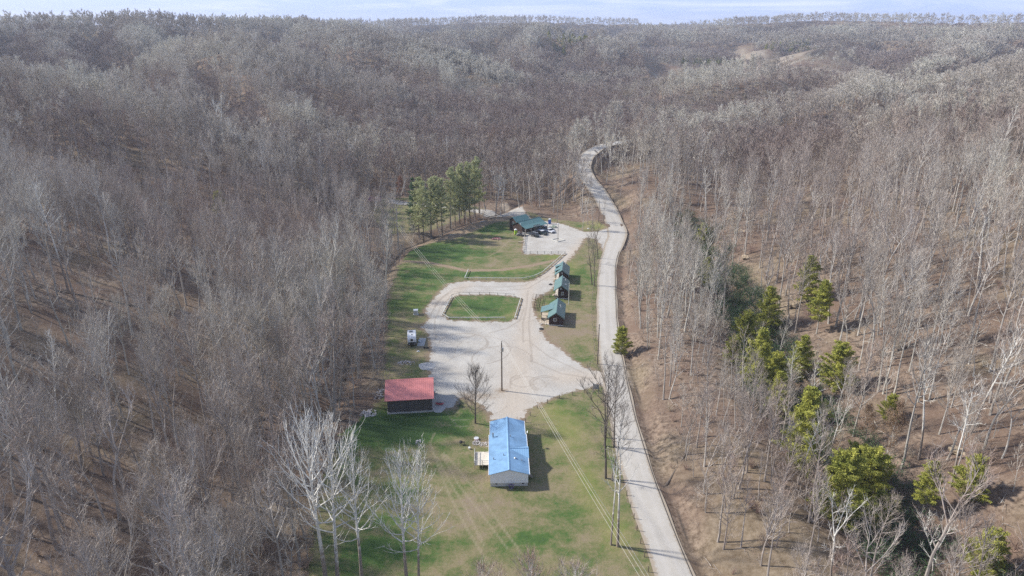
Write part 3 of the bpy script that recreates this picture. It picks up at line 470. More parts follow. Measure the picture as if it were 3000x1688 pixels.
def make_road():
    P = smooth_path(road, 14); V = []; F = []; E_ = []; Wh = []; offs = (-3.3, -2.75, -2.4, -1.7, -1.0, -.5, 0, .5, 1.0, 1.7, 2.4, 2.75, 3.3); n = len(offs)
    for i, p in enumerate(P):
        a = np.array(P[max(i - 1, 0)][:2]); b = np.array(P[min(i + 1, len(P) - 1)][:2]); d = (b - a) / np.hypot(*(b - a)); nr = np.array([d[1], -d[0]])
        wf = 1 + .28 * sstep(p[1], 250, 285) + .04 * math.sin(p[1] * .31)
        for o in offs:
            q = np.array(p[:2]) + nr * o * wf; V.append((q[0], q[1], p[2] + .03 - .012 * o * o * .3)); E_.append(max(0, (abs(o) - 2.0) / 1.0)); Wh.append(math.exp(-((abs(o) - 1.1) / .45) ** 2))
        if i: F += [((i - 1) * n + k, (i - 1) * n + k + 1, i * n + k + 1, i * n + k) for k in range(n - 1)]
    me = mesh('road', V, F, M['road'], smooth=True); set_attr(me, {'edge': E_, 'wheel': Wh}); newobj('road', me, kind='structure')
    V = []; F = []
    for i, p in enumerate(P):
        if p[1] > 262: break
        a = np.array(P[max(i - 1, 0)][:2]); b = np.array(P[i + 1][:2]); d = (b - a) / np.hypot(*(b - a)); nr = np.array([d[1], -d[0]])
        for o in (2.78, 2.84, 2.90): q = np.array(p[:2]) + nr * (o + .05 * math.sin(p[1] * .12)); V.append((q[0], q[1], p[2] + .07 + (.04 if o == 2.84 else 0)))
        if i: F += [((i - 1) * 3 + k, (i - 1) * 3 + k + 1, i * 3 + k + 1, i * 3 + k) for k in range(2)]
    tag(newobj('edge_seam', mesh('edge_seam', V, F, M['black'])), 'thin dark line running along the right edge of the road', 'seam')  # dark strip standing in for the crack along the pavement edge
make_road()
# ---------------------------------------------------------------- trees: shapes
UPV = np.array([0, 0, 1.])
def nrm(v): return v / (np.linalg.norm(v, axis=-1, keepdims=True) + 1e-9)
def path(rnd, p, d, L, n, up=0., wob=.1):
    P = [np.array(p, float)]; d = nrm(np.array(d, float))
    for i in range(n):
        d = nrm(d + UPV * up + rnd.normal(0, wob, 3)); P.append(P[-1] + d * L / n)
    return np.array(P)
class Geo:
    def __init__(s): s.V = []; s.F = []; s.I = []; s.n = 0
    def tube(s, P, r0, r1, k=4, mi=0):
        n = len(P); Tn = nrm(np.gradient(P, axis=0)); ref = np.array([1., .13, .07]) if abs(Tn[0][0]) < .8 else np.array([.1, 1., 0.]); u = nrm(np.cross(Tn, ref)); v = np.cross(Tn, u)
        r = (r0 + (r1 - r0) * np.linspace(0, 1, n) ** .8)[:, None, None]; a = np.arange(k) * 2 * math.pi / k
        s.V.append((P[:, None] + (u[:, None] * np.cos(a)[None, :, None] + v[:, None] * np.sin(a)[None, :, None]) * r).reshape(-1, 3)); b = s.n
        for i in range(n - 1):
            for j in range(k): s.F.append((b + i * k + j, b + i * k + (j + 1) % k, b + (i + 1) * k + (j + 1) % k, b + (i + 1) * k + j)); s.I.append(mi)
        s.n += n * k
    def slivers(s, P, D, L, w_, rnd, mi=1):
        """thin tapering twigs, bent once"""
        m = len(P); side = nrm(np.cross(D, rnd.normal(size=(m, 3)))) * (w_ / 2)
        mid = P + D * (L * .5)[:, None]; D2 = nrm(D + rnd.normal(0, .28, (m, 3)) + UPV * .12); tip = mid + D2 * (L * .5)[:, None]
        s.V.append(np.stack([P - side, P + side, mid + side * .6, mid - side * .6, tip], 1).reshape(-1, 3)); b = s.n + np.arange(m) * 5
        for q in b.tolist(): s.F.append((q, q + 1, q + 2, q + 3)); s.F.append((q + 3, q + 2, q + 4)); s.I += [mi, mi]
        s.n += m * 5
    def leaves(s, P, size, rnd, mi=1, flat=0.):
        m = len(P); a = nrm(rnd.normal(size=(m, 3)) * np.array([1, 1, 1 - flat])); b_ = nrm(np.cross(a, rnd.normal(size=(m, 3)))); sz = (size * rnd.uniform(.6, 1.4, m))[:, None]
        s.V.append(np.stack([P - a * sz, P + b_ * sz * .35, P + a * sz, P - b_ * sz * .35], 1).reshape(-1, 3)); b = s.n + np.arange(m) * 4
        for q in b.tolist(): s.F.append((q, q + 1, q + 2, q + 3)); s.I.append(mi)
        s.n += m * 4
    def mesh(s, name, mats):
        if not s.V: return None
        return mesh(name, np.concatenate(s.V), s.F, mats, s.I)
def along(P, t):
    n = len(P) - 1; x = np.clip(t, 0, .999) * n; i = x.astype(int) if hasattr(x, 'astype') else int(x); f = x - i
    return P[i] * (1 - f)[..., None] + P[i + 1] * f[..., None], nrm(P[i + 1] - P[i])
def bare_tree(seed, Ht, W, cb=.42, forks=0, nb=20, n2=5, tw=3., tww=.04, wht=False, up=.10, a0=68, a1=25, lod=0, r=None, bend=.03, shape=.8, bth=1.):
    """returns (trunk geometry, crown geometry): tw = twigs per metre of branch"""
    rnd = np.random.RandomState(seed); tg = Geo(); cg = Geo(); r = r or Ht * .0100
    tp = path(rnd, (0, 0, -.6), (rnd.normal(0, .05), rnd.normal(0, .05), 1), (Ht + .6) * (.55 if forks else .97), 8, .05, bend)
    sides = 6 if lod == 0 else (4 if lod == 1 else 3); tg.tube(tp, r * 1.25, r * (.62 if forks else .12), sides, 0)
    leaders = [tp]
    if forks:
        leaders = []; base = tp[-1]; a = rnd.uniform(0, 6.28)
        for k in range(forks):
            aa = a + k * 6.283 / forks + rnd.normal(0, .3); d = np.array([math.cos(aa) * .42, math.sin(aa) * .42, 1]); P = path(rnd, base - UPV * .2, d, Ht * .46 * rnd.uniform(.85, 1.1), 6, .06, .07); cg.tube(P, r * .55, r * .08, max(3, sides - 1), 0); leaders.append(P)
    SP, SD, SL, SR = [], [], [], []
    g = rnd.uniform(0, 6.28)
    for i in range(nb):
        li = i % len(leaders); P = leaders[li]; lo = .12 if forks else cb; t = lo + (1 - lo) * ((i + rnd.uniform(0, 1)) / nb) ** .9
        if forks and i < 3: P = tp; t = .72 + .08 * i
        p, d0 = along(P, np.array(t)); s = (p[2] / Ht - cb) / (1 - cb) if not forks else (p[2] / Ht - .45) / .55; s = min(max(s, 0), 1); g += 2.4 + rnd.normal(0, .35)
        ang = R(a0 + (a1 - a0) * s + rnd.normal(0, 6)); L = W * (math.sqrt(max(.05, 1 - (1.25 * s - (1 - shape)) ** 2 * .85))) * rnd.uniform(.65, 1.1) * (.72 if forks else 1)
        d = np.array([math.cos(g) * math.sin(ang), math.sin(g) * math.sin(ang), math.cos(ang)]) + d0 * .15
        B = path(rnd, p, d, L, 5, up, .09); br = r * .34 * bth * (1 - .55 * s); cg.tube(B, br, br * .2, 4 if lod == 0 else 3, 0); SP.append((B, L, .25))
        for k in range(n2):
            tt = .22 + .75 * (k + rnd.uniform(0, 1)) / n2; q, dd = along(B, np.array(tt)); sd2 = nrm(np.cross(dd, rnd.normal(size=3))); d2 = nrm(dd * .8 + sd2 * .62 + UPV * .22); L2 = L * .48 * (1.15 - .6 * tt) * rnd.uniform(.7, 1.2)
            B2 = path(rnd, q, d2, L2, 3, up * .9, .12)
            if lod < 2: cg.tube(B2, br * .42, br * .1, 3, 0 if lod == 0 else 1)
            SP.append((B2, L2, 0.))
    for P in leaders: SP.append((P, Ht * .3, .5))
    pp, dd_ = [], []
    for B, L, t0 in SP:
        m = max(1, int(L * tw * rnd.uniform(.8, 1.2))); t = t0 + (1 - t0) * rnd.uniform(0, 1, m) ** .7; q, d = along(B, t); pp.append(q); dd_.append(nrm(d + rnd.normal(0, .48, (m, 3)) + UPV * .22))
    pp = np.concatenate(pp); dd_ = np.concatenate(dd_); L = rnd.uniform(.7, 1.7, len(pp)) * (1.25 if lod == 2 else 1) * min(1, W / 3.2); cg.slivers(pp, dd_, L, tww, rnd)
    return tg, cg
def shrub(seed, h, wd, n=12, tw=5, tww=.03):
    rnd = np.random.RandomState(seed); g = Geo(); pp, dd = [], []
    for i in range(n):
        a = rnd.uniform(0, 6.28); P = path(rnd, (rnd.normal(0, .2), rnd.normal(0, .2), -.1), (math.cos(a) * wd / h, math.sin(a) * wd / h, 1), h * rnd.uniform(.6, 1.1), 4, .03, .14); g.tube(P, .035, .01, 3, 0)
        m = int(h * tw); q, d = along(P, rnd.uniform(.2, 1, m)); pp.append(q); dd.append(nrm(d + rnd.normal(0, .6, (m, 3))))
    pp = np.concatenate(pp); dd = np.concatenate(dd); g.slivers(pp, dd, rnd.uniform(.5, 1.3, len(pp)) * h / 3, tww, rnd); return g
def dark_shrub():
    g = shrub(640, 3.2, 2.2, 12); rnd = np.random.RandomState(641); V = np.concatenate(g.V); i = rnd.randint(0, len(V), 420); g.leaves(V[i] + rnd.normal(0, .3, (420, 3)), .17, rnd, 2); return g.mesh('dark_shrub_shape', [M['dark_bark'], M['dark_twig'], M['needle3']])
def debris(seed):
    rnd = np.random.RandomState(seed); g = Geo(); 
    for i in range(3): a = rnd.uniform(0, 6.28); g.tube(path(rnd, (rnd.uniform(-2, 2), rnd.uniform(-2, 2), .08), (math.cos(a), math.sin(a), .04), rnd.uniform(1, 3.5), 3, 0, .08), .06, .02, 3, 0)
    m = 46; P = np.stack([rnd.uniform(-2.4, 2.4, m), rnd.uniform(-2.4, 2.4, m), rnd.uniform(.03, .25, m)], 1); D = nrm(rnd.normal(size=(m, 3)) * np.array([1, 1, .15])); g.slivers(P, D, rnd.uniform(.4, 1.4, m), .05, rnd); return g.mesh('stick_litter', [M['bark'], M['brush']])
def pine(seed, Ht, W, cb=.15, whorls=22, per=5, dens=26, size=.38, cone=.8, droop=-.02, thin=0.):
    rnd = np.random.RandomState(seed); tg = Geo(); cg = Geo(); r = Ht * .011; tp = path(rnd, (0, 0, -.6), (0, 0, 1), Ht + .5, 9, .05, .015); tg.tube(tp, r * 1.2, r * .12, 6, 0); g = 0
    for i in range(whorls):
        s = (i + rnd.uniform(0, .8)) / whorls; z = cb + (1 - cb) * s; p, d0 = along(tp, np.array(z)); env = ((1 - s) ** cone) * min(1, .45 + s * 3.5)
        for k in range(per):
            if rnd.uniform() < thin: continue
            g += 2.4 + rnd.normal(0, .4); L = (W * env + .5) * rnd.uniform(.55, 1.15); el = R(8 + 48 * s + rnd.normal(0, 9)); B = path(rnd, p, (math.cos(g) * math.cos(el), math.sin(g) * math.cos(el), math.sin(el)), L, 4, .05 + droop, .09); cg.tube(B, .05 * (1 - s) + .02, .012, 3, 0)
            m = int(L * dens); t = .28 + .76 * rnd.uniform(0, 1, m) ** .75; q, d = along(B, t); spread = .42 * (1.15 - t)[:, None] * np.minimum(1, L / 2.2) + .14
            cg.leaves(q + rnd.normal(0, 1, (m, 3)) * spread * np.array([1, 1, .42]), size, rnd, 1, .25)
    return tg, cg
def leafy(seed, Ht, W, dens=1.0, **kw):
    tg, cg = bare_tree(seed, Ht, W, **kw); rnd = np.random.RandomState(seed + 1); m = int(5200 * dens); V = np.concatenate(cg.V); i = rnd.randint(0, len(V), m); cg.leaves(V[i] + rnd.normal(0, .28, (m, 3)), .16, rnd, 2); return tg, cg

# ---------------------------------------------------------------- trees: prototypes and placing
BK, TW = M['bark'], M['twig']
def proto(name, geo, bm, tm, lm=None):
    tg, cg = geo; return (tg.mesh(name + '_trunk', [bm]), cg.mesh(name + '_crown', [bm, tm] + ([lm] if lm else [])))
PR = {}
for i, kw in enumerate((dict(Ht=22, W=6.6, cb=.40, nb=26, n2=6), dict(Ht=24, W=6.8, cb=.48, nb=26, n2=6, forks=3), dict(Ht=20, W=8.1, cb=.36, nb=28, n2=6, forks=4), dict(Ht=25, W=4.9, cb=.5, nb=22, n2=5, a0=55), dict(Ht=23, W=4.4, cb=.48, nb=20, n2=5, a0=50), dict(Ht=18, W=6.3, cb=.34, nb=26, n2=6, a0=60, a1=18, up=.16), dict(Ht=21, W=6.1, cb=.42, nb=24, n2=6, forks=2))):
    PR['f%d' % i] = proto('bare_tree', bare_tree(100 + i, tw=3.1, tww=.034, bend=.05, bth=1.35, **kw), BK, TW)
for i, kw in enumerate((dict(Ht=10, W=2.7, cb=.25, nb=14, n2=3), dict(Ht=13, W=2.9, cb=.3, nb=14, n2=3, a0=50), dict(Ht=8, W=2.9, cb=.2, nb=14, n2=3))):
    PR['s%d' % i] = proto('sapling', bare_tree(150 + i, tw=3.5, tww=.045, lod=1, bend=.06, **kw), BK, TW)
for i, kw in enumerate((dict(Ht=22, W=6.8, cb=.42, nb=15, n2=4, forks=3), dict(Ht=24, W=5.4, cb=.42, nb=15, n2=4), dict(Ht=19, W=7.3, cb=.36, nb=16, n2=4, forks=4), dict(Ht=23, W=6.1, cb=.4, nb=15, n2=4))):
    PR['m%d' % i] = proto('bare_tree', bare_tree(200 + i, tw=7.0, tww=.10, lod=1, bend=.04, **kw), BK, TW)
for i, kw in enumerate((dict(Ht=22, W=7.6, cb=.4, nb=11, n2=3, forks=3), dict(Ht=23, W=6.6, cb=.42, nb=11, n2=3), dict(Ht=20, W=8.1, cb=.36, nb=11, n2=3, forks=4))):
    PR['d%d' % i] = proto('bare_tree', bare_tree(230 + i, tw=7.5, tww=.22, lod=2, bend=.04, **kw), BK, TW)
for i, kw in enumerate((dict(Ht=22, W=5.1, cb=.42, nb=18, n2=5, forks=3), dict(Ht=24, W=4.1, cb=.5, nb=16, n2=4), dict(Ht=20, W=6.1, cb=.35, nb=18, n2=5, forks=2))):
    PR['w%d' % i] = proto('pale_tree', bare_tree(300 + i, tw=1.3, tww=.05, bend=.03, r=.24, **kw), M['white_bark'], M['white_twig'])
for i, kw in enumerate((dict(Ht=14, W=4.6, cb=.1, cone=.65), dict(Ht=12, W=5.4, cb=.06, cone=.5), dict(Ht=16, W=4.2, cb=.3, cone=.6))):
    PR['p%d' % i] = proto('evergreen_tree', pine(400 + i, whorls=17, per=6, dens=62, size=.20, **kw), M['bark'], M['needle'])
for i, kw in enumerate((dict(Ht=27, W=4.6, cb=.20, cone=.42, thin=.25), dict(Ht=25, W=4.2, cb=.26, cone=.4, thin=.3), dict(Ht=26, W=3.6, cb=.05, cone=.55, thin=.1))):
    PR['q%d' % i] = proto('pine_tree', pine(420 + i, whorls=24, per=5, dens=40, size=.23, **kw), M['dark_bark'], M['needle3' if i == 2 else 'needle2'])
PR['t0'] = proto('leafy_tree', leafy(450, 14, 4.2, cb=.2, nb=18, n2=4, tw=2, tww=.04), BK, TW, M['tan_leaf'])
PR['r0'] = proto('leafy_tree', leafy(451, 13, 3.2, cb=.16, nb=18, n2=4, tw=2, tww=.04, dens=.8), M['dark_bark'], M['brush'], M['rust_leaf'])
BW0 = BW
TREES = []       # (x, y) of every individually placed tree, to keep the forest off them
def tree(kind, key, x, y, z=None, s=1., rz=None, label='', cat='tree', group=None, sz=None, tilt=(0, 0)):
    z = hz(x, y) if z is None else z; r_ = random.Random(int(x * 97 + y * 131)); e = newobj(kind, None); e.location = (x, y, z); e.rotation_euler = (tilt[0], tilt[1], r_.uniform(0, 6.28) if rz is None else rz); e.scale = (s, s, s if sz is None else sz); e.empty_display_size = 1
    tag(e, label, cat, group); t, c = PR[key]; newobj('trunk', t, e); newobj('crown', c, e); TREES.append((x, y)); return e
def tree_h(kind, key, base, htop, protoH, z=None, **kw):
    """place by the photo pixel of the foot; htop is the height in metres"""
    return tree(kind, key, base[0], base[1], z, s=htop / protoH, **kw)
# the pale trees along the left edge of the near lawn
def special(key, geo, bm, tm): PR[key] = proto('pale_tree', geo, bm, tm)
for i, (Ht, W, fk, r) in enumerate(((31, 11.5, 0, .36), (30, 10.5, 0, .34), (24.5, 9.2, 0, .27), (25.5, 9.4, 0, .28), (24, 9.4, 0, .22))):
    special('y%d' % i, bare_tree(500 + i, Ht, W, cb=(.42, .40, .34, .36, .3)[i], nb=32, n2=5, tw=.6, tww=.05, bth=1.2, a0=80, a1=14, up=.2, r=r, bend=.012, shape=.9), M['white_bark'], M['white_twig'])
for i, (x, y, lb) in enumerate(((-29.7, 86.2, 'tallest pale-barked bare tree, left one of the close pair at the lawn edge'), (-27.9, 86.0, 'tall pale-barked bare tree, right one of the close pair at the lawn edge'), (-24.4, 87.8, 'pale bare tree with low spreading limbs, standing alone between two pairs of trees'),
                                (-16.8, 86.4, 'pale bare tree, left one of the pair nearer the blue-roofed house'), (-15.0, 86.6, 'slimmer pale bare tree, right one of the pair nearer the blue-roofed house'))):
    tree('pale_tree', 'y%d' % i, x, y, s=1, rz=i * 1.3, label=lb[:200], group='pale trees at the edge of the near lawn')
# roadside trees
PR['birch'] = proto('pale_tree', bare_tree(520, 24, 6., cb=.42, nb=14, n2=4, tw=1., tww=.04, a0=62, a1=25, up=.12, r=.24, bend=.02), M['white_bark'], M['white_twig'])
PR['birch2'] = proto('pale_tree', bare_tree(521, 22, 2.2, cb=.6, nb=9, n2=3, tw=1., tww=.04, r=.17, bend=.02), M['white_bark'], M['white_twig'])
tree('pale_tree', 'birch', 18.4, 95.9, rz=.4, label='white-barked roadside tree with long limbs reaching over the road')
tree('pale_tree', 'birch2', 17.2, 96.2, label='thin white-barked trunk rising from the same foot as the larger roadside tree')
PR['dk0'] = proto('dark_tree', bare_tree(530, 23, 5.4, cb=.45, nb=20, n2=5, tw=2.6, tww=.045, r=.22, forks=2, bend=.03), M['dark_bark'], M['dark_twig'])
PR['dk1'] = proto('dark_tree', bare_tree(531, 19, 6.0, cb=.3, nb=24, n2=5, tw=2.8, tww=.045, r=.2, bend=.03), M['dark_bark'], M['dark_twig'])
PR['dk2'] = proto('dark_tree', bare_tree(532, 14, 6.6, cb=.18, nb=34, n2=6, tw=4.2, tww=.04, r=.2, bend=.02, a0=62, shape=.95), M['dark_bark'], M['dark_twig'])
for x, y, k, s, lb in ((18.7, 115.0, 'dk0', 1, 'dark twin-trunked bare tree on the verge below the near lawn fence'), (19.8, 114.4, 'dk1', .95, 'dark bare tree with a bent foot beside the twin-trunked verge tree'),
                       (19.8, 126.4, 'dk1', 1.12, 'tall dark many-twigged bare tree beside the sign at the lot entrance'), (21.9, 125.8, 'dk1', .92, 'dark bare tree leaning over the road beside the lot entrance'), (20.4, 129.5, 'dk0', .8, 'slender dark bare tree behind the entrance sign trees'),
                       (27.6, 223.6, 'dk0', .82, 'dark bare tree on the strip between the green-roofed cabins and the road'), (28.4, 222.0, 'dk1', .7, 'shorter dark bare tree beside the one between cabins and road'), (31.0, 246, 'dk1', .72, 'dark bare tree near the road junction at the lodge entrance'), (33, 252, 'dk0', .7, 'slim dark bare tree closest to the road junction')):
    tree('dark_tree', k, x, y, s=s, label=lb, group='bare trees along the roadside')
for x, y, lb in ((30.5, 289, 'small spreading bare tree left one of two on the grass island by the lodge entrance'), (34.5, 288, 'small spreading bare tree right one of two on the grass island by the lodge entrance')): tree('small_tree', 'f5', x, y, s=.62, label=lb)
tree('round_tree', 'dk2', -8.3, 135.1, s=1, label='rounded dense bare tree on the lot edge behind the blue-roofed house')
PR['warm'] = proto('bare_tree', bare_tree(540, 26, 8.0, cb=.38, nb=26, n2=6, tw=3.0, tww=.045, r=.3, forks=2), M['white_bark'], M['brush'])
tree('bare_tree', 'warm', -44.0, 137, s=.92, label='tall warm-brown bare tree by the stream left of the red-roofed barn')
tree('bare_tree', 'f2', *G(700, 1245), s=1.3, label='broad wide-limbed grey tree with long reaching branches in the left wood')
# the pine row along the stream
NTH = ('first', 'second', 'third', 'fourth', 'fifth', 'sixth', 'seventh', 'eighth', 'ninth', 'tenth', 'eleventh', 'twelfth', 'thirteenth', 'fourteenth', 'fifteenth')
PB = [(1213, 683, 'q2', .92, 'dark dense pine with foliage to the ground at the left end of the pine row'), (1227, 694, 'q0', .95, ''), (1241, 703, 'q1', 1.02, ''), (1263, 686, 'q0', .93, ''), (1296, 683, 'q1', .98, ''), (1319, 662, 'q0', 1.0, ''), (1333, 655, 'q1', .95, ''), (1346, 650, 'q0', 1.0, ''), (1360, 648, 'q1', .9, ''), (1377, 644, 'q0', 1.03, ''), (1392, 632, 'q1', 1.03, ''), (1405, 624, 'q0', .98, ''), (1281, 668, 'q1', .9, ''), (1352, 632, 'q1', .95, '')]
PB.sort()
for i, (sx, sy, k, s, lb) in enumerate(PB):
    tree('pine_tree', k, *G(sx, sy), s=s * 1.0, label=lb or '%s tall bare-trunked pine from the left in the row beside the field' % NTH[i], group='pines in the row along the stream')
for sx, sy, k, s, lb in ((1171, 592, 'r0', .95, 'rust-leaved tree beside the gravel drive left of the pine row'), (1452, 628, 'w1', .95, 'white-barked tree right of the pine row at the drive'), (1478, 622, 'w2', .9, 'white-barked forked tree at the bend of the stream behind the drive'), (1466, 624, 'f4', .9, 'straight grey tree between the two white-barked trees at the drive')):
    tree('tree_by_drive', k, *G(sx, sy), s=s, label=lb)
PR['near'] = proto('bare_tree', bare_tree(560, 18, 7.0, cb=.3, nb=34, n2=6, tw=3.4, tww=.04, r=.2, a0=66, up=.14, shape=.95), M['white_bark'], M['brush'])
for x, y, s, lb in ((-3.5, 73, .93, 'pinkish fine-twigged crown rising into the bottom edge below the house, left one'), (2.8, 74.5, .96, 'pinkish fine-twigged crown at the bottom edge, middle one of three'), (8.6, 74, .92, 'greyer fine-twigged crown at the bottom edge, right one of three')): tree('bare_tree', 'near', x, y, s=s, label=lb)
# evergreens on the right-hand slope and in the ravine (photo pixel of the crown's middle)
EVP = []
EV = [(1563, 855, .62, 1, 'yellow-green evergreen leaning over the right edge of the road'), (2035, 712, 1.0, 0, 'upright yellow-green evergreen standing apart high above the ravine'), (2062, 790, .95, 2, 'thin yellow-green evergreen just below the upright one'), (1935, 790, 1.0, 0, 'yellow-green evergreen at the top of the ravine cluster'), (1875, 830, .9, 1, 'dark green evergreen on the road side of the ravine cluster'),
      (1905, 915, 1.12, 0, 'large deep green evergreen in the middle of the ravine cluster'), (1950, 945, .95, 1, 'broad green evergreen below the middle of the ravine cluster'), (2012, 905, .85, 0, 'yellow-green evergreen on the uphill side of the ravine cluster'), (2110, 920, .95, 1, 'sparse olive evergreen right of the ravine cluster'), (2030, 1095, 1.25, 0, 'tall green evergreen below the ravine cluster beside a white trunk'),
      (2120, 1225, 1.15, 1, 'left half of the large round evergreen clump low on the right slope'), (2185, 1215, 1.15, 1, 'right half of the large round evergreen clump low on the right slope'), (2150, 1190, 1.0, 1, 'back tree of the large round evergreen clump low on the right slope'), (1765, 600, .8, 0, 'small dark evergreen at the upper end of the ravine'), (1735, 640, .7, 2, 'pale green sapling evergreen above the ravine near the road'),
      (2490, 1395, .75, 1, 'small evergreen near the bottom right corner'), (2450, 1200, .7, 1, 'low yellow-green evergreen on the far right of the lower slope'), (2200, 1300, .7, 0, 'dark small evergreen below the large round clump'), (2330, 1245, .7, 2, 'dark evergreen in shade right of the large round clump'), (550, 512, .8, 1, 'lone small evergreen in the left wood'), (1955, 402, .8, 1, 'lone small evergreen on the crest of the right wood'),
      (1775, 700, .7, 2, 'green evergreen behind a white trunk beside the ravine'), (1960, 1000, .8, 0, 'dark evergreen under the ravine cluster'), (2240, 1030, .5, 1, 'tiny evergreen bush right of the cluster above the tan tree'), (1845, 880, .6, 1, 'low dark evergreen at the foot of the cluster nearest the road')]
for i, (u, v, s, k, lb) in enumerate(EV):
    x, y = RM(u * K, v * K, 6.5 * s); e = tree('evergreen_tree', 'p%d' % k, x, y, s=s, label=lb, group='evergreens on the slopes'); EVP.append((x, y))
for i, (u, v) in enumerate(((2240, 1095), (2190, 1055))):
    x, y = RM(u * K, v * K, 6); tree('leafy_tree', 't0', x, y, s=(.85, .6)[i], label=('tan-leaved tree holding dead leaves right of the ravine', 'smaller tan-leaved tree beside the larger one right of the ravine')[i])
# pale trees that stand out of the woods (photo pixel of crown middle)
WT = [(270, 880, 'w0', .95), (110, 1000, 'w1', 1.05), (490, 470, 'w0', .8), (432, 470, 'w2', .75), (1103, 335, 'w0', .95), (965, 385, 'w2', .9), (1040, 395, 'w0', .75), (35, 1090, 'w1', .95), (480, 1130, 'w2', .9), (185, 930, 'w1', .8), (1995, 960, 'w1', .75), (2100, 1060, 'w0', .62), (2485, 930, 'w1', 1.), (2350, 1000, 'w1', 1.05), (2430, 1080, 'w1', .9), (2090, 330, 'w2', .9), (2370, 1360, 'w2', .8), (1860, 370, 'w1', .9), (1740, 350, 'w1', .9), (1960, 350, 'w2', .8),
      (2240, 790, 'w1', .8), (2060, 1000, 'w1', .7), (1480, 520, 'w2', .6), (1430, 300, 'w0', .9), (1550, 300, 'w1', .9), (610, 330, 'w1', .8), (780, 330, 'w0', .8), (2480, 640, 'w1', .9), (1240, 450, 'w0', .8), (300, 560, 'w1', .9), (760, 620, 'w0', .8), (2150, 560, 'w1', .8), (1700, 470, 'w1', .8), (2120, 1330, 'w0', .8), (2025, 1110, 'w1', .7)]
def wplace(u, v): return ('left wood' if u < 950 else 'valley woods' if u < 1640 else 'right wood') + (', near the bottom edge' if v > 980 else ', level with the barn and lot' if v > 740 else ', level with the far field' if v > 500 else ', beyond the pine row' if v > 420 else ', far up the valley')
WT.sort(); WC = {}
for u, v, k, s in WT: WC.setdefault(wplace(u, v), []).append((u, v))
for i, (u, v, k, s) in enumerate(WT):
    x, y = RM(u * K, v * K, 14 * s); tree('pale_tree', k, x, y, s=s, label='white-barked tree in the %s%s' % (wplace(u, v), '' if len(WC[wplace(u, v)]) == 1 else ', %s from the left' % NTH[WC[wplace(u, v)].index((u, v))]), group='white-barked trees scattered through the woods')

# ---------------------------------------------------------------- the woods
def candidates():
    rs = np.random.RandomState(3); out = []
    for y0, y1, sp in ((28, 210, 4.9), (210, 400, 6.2), (400, 900, 6.6), (900, 1800, 8.6), (1800, 4200, 11)):
        ys = np.arange(y0, y1, sp); hw = y1 * .86 + 60; xs = np.arange(-hw, hw, sp); X, Y = np.meshgrid(xs, ys); X = X.ravel() + rs.uniform(-.48, .48, X.size) * sp; Y = Y.ravel() + rs.uniform(-.48, .48, Y.size) * sp
        k = np.abs(X) < Y * .80 + 45; out.append(np.stack([X[k], Y[k]], 1))
    P = np.concatenate(out); X, Y = P.T; Z = H(X, Y); keep = np.ones(len(X), bool)
    d, _, side = segd(X, Y, RDc); near = Y < 460
    keep &= ~(near & (d < np.where(side < 0, 8.0, 5.5))); keep &= ~(near & inpoly(X, Y, [(p[0], p[1]) for p in lawnp2])); keep &= ~inpoly(X, Y, backwood); keep &= bare(X, Y) < .35; mine_ = inpoly(X, Y, MINE)
    keep &= ~((segd(X, Y, creek)[0] < 2.0) & (Y < 430)); rvd = segd(X, Y, RAV)[0]; keep &= rvd > 5.5
    T_ = np.array(TREES)
    c = np.nonzero(near)[0]; dm = np.min(np.hypot(X[c][:, None] - T_[:, 0], Y[c][:, None] - T_[:, 1]), 1); keep[c[dm < 3.0]] = False
    for ex, ey in EVP: keep &= ~(np.hypot((X - ex) / 5.5, (Y - ey + 4) / 10) < 1)
    # thinner on the right-hand slope close by
    dens = np.where((X > 55) & (Y < 300), .85, np.where((X < -40) & (Y < 190), .44, .92)); dens = np.where((X > 28) & (X < 60) & (Y < 170), .72, dens); dens = np.where((X > 35) & (X < 62) & (Y > 290) & (Y < 400), .25, dens); dens = dens * np.where(Y < 400, (0.5 + .75 * vnoise(X / 24, Y / 24)) * (.8 + .35 * vnoise(X / 90 + 5, Y / 90)), .98); cd_c = segd(X, Y, creek)[0]; dens = np.where((cd_c < 16) & (Y < 340) & (X < -30), 1., dens)
    dens = np.where(mine_, np.where(Y < 740, .9, .42), dens); keep &= rs.uniform(size=len(X)) < dens
    # drop what hills hide (with a margin)
    az = np.arctan2(X, Y); di = np.hypot(X, Y); ab = np.linspace(-.95, .95, 260); db = np.concatenate([np.arange(60, 700, 8), np.geomspace(700, 5000, 130)])
    A, Dm = np.meshgrid(ab, db, indexing='ij'); E = (H(A * 0 + Dm * np.sin(A), Dm * np.cos(A)) + 8 - CH) / Dm; E = np.maximum.accumulate(E, 1); ia = np.clip(((az + .95) / 1.9 * 259).round().astype(int), 0, 259); ib = np.clip(np.searchsorted(db, di - 12) - 1, 0, len(db) - 1)
    keep &= ((Z + 24 - CH) / di > E[ia, ib] - .012) | (di < 120)
    return X[keep], Y[keep], Z[keep]
lawnp2 = [(-32, 40), (-35, 88.9), (-37.5, 105), (-39, 120), (-38, 134), (-35.5, 142), (-35, 152), (-36, 167), (-38.5, 190), (-41.5, 210), (-43.5, 245), (-44, 266), (-36, 276), (-22, 298), (-10, 314), (-2, 323), (8, 330), (20, 318), (30, 308), (38, 300), (44, 290), (46, 270), (38, 240), (32, 208), (29, 178), (28, 158), (27.5, 122), (29, 100), (32, 60), (33, 40)]
backwood = [(-62, 296), (-76, 318), (-76, 345), (-45, 353), (-25, 342), (-6, 345), (6, 350), (4, 330), (-4, 322), (-12, 326), (-24, 308), (-38, 287), (-44, 270), (-52, 272)]
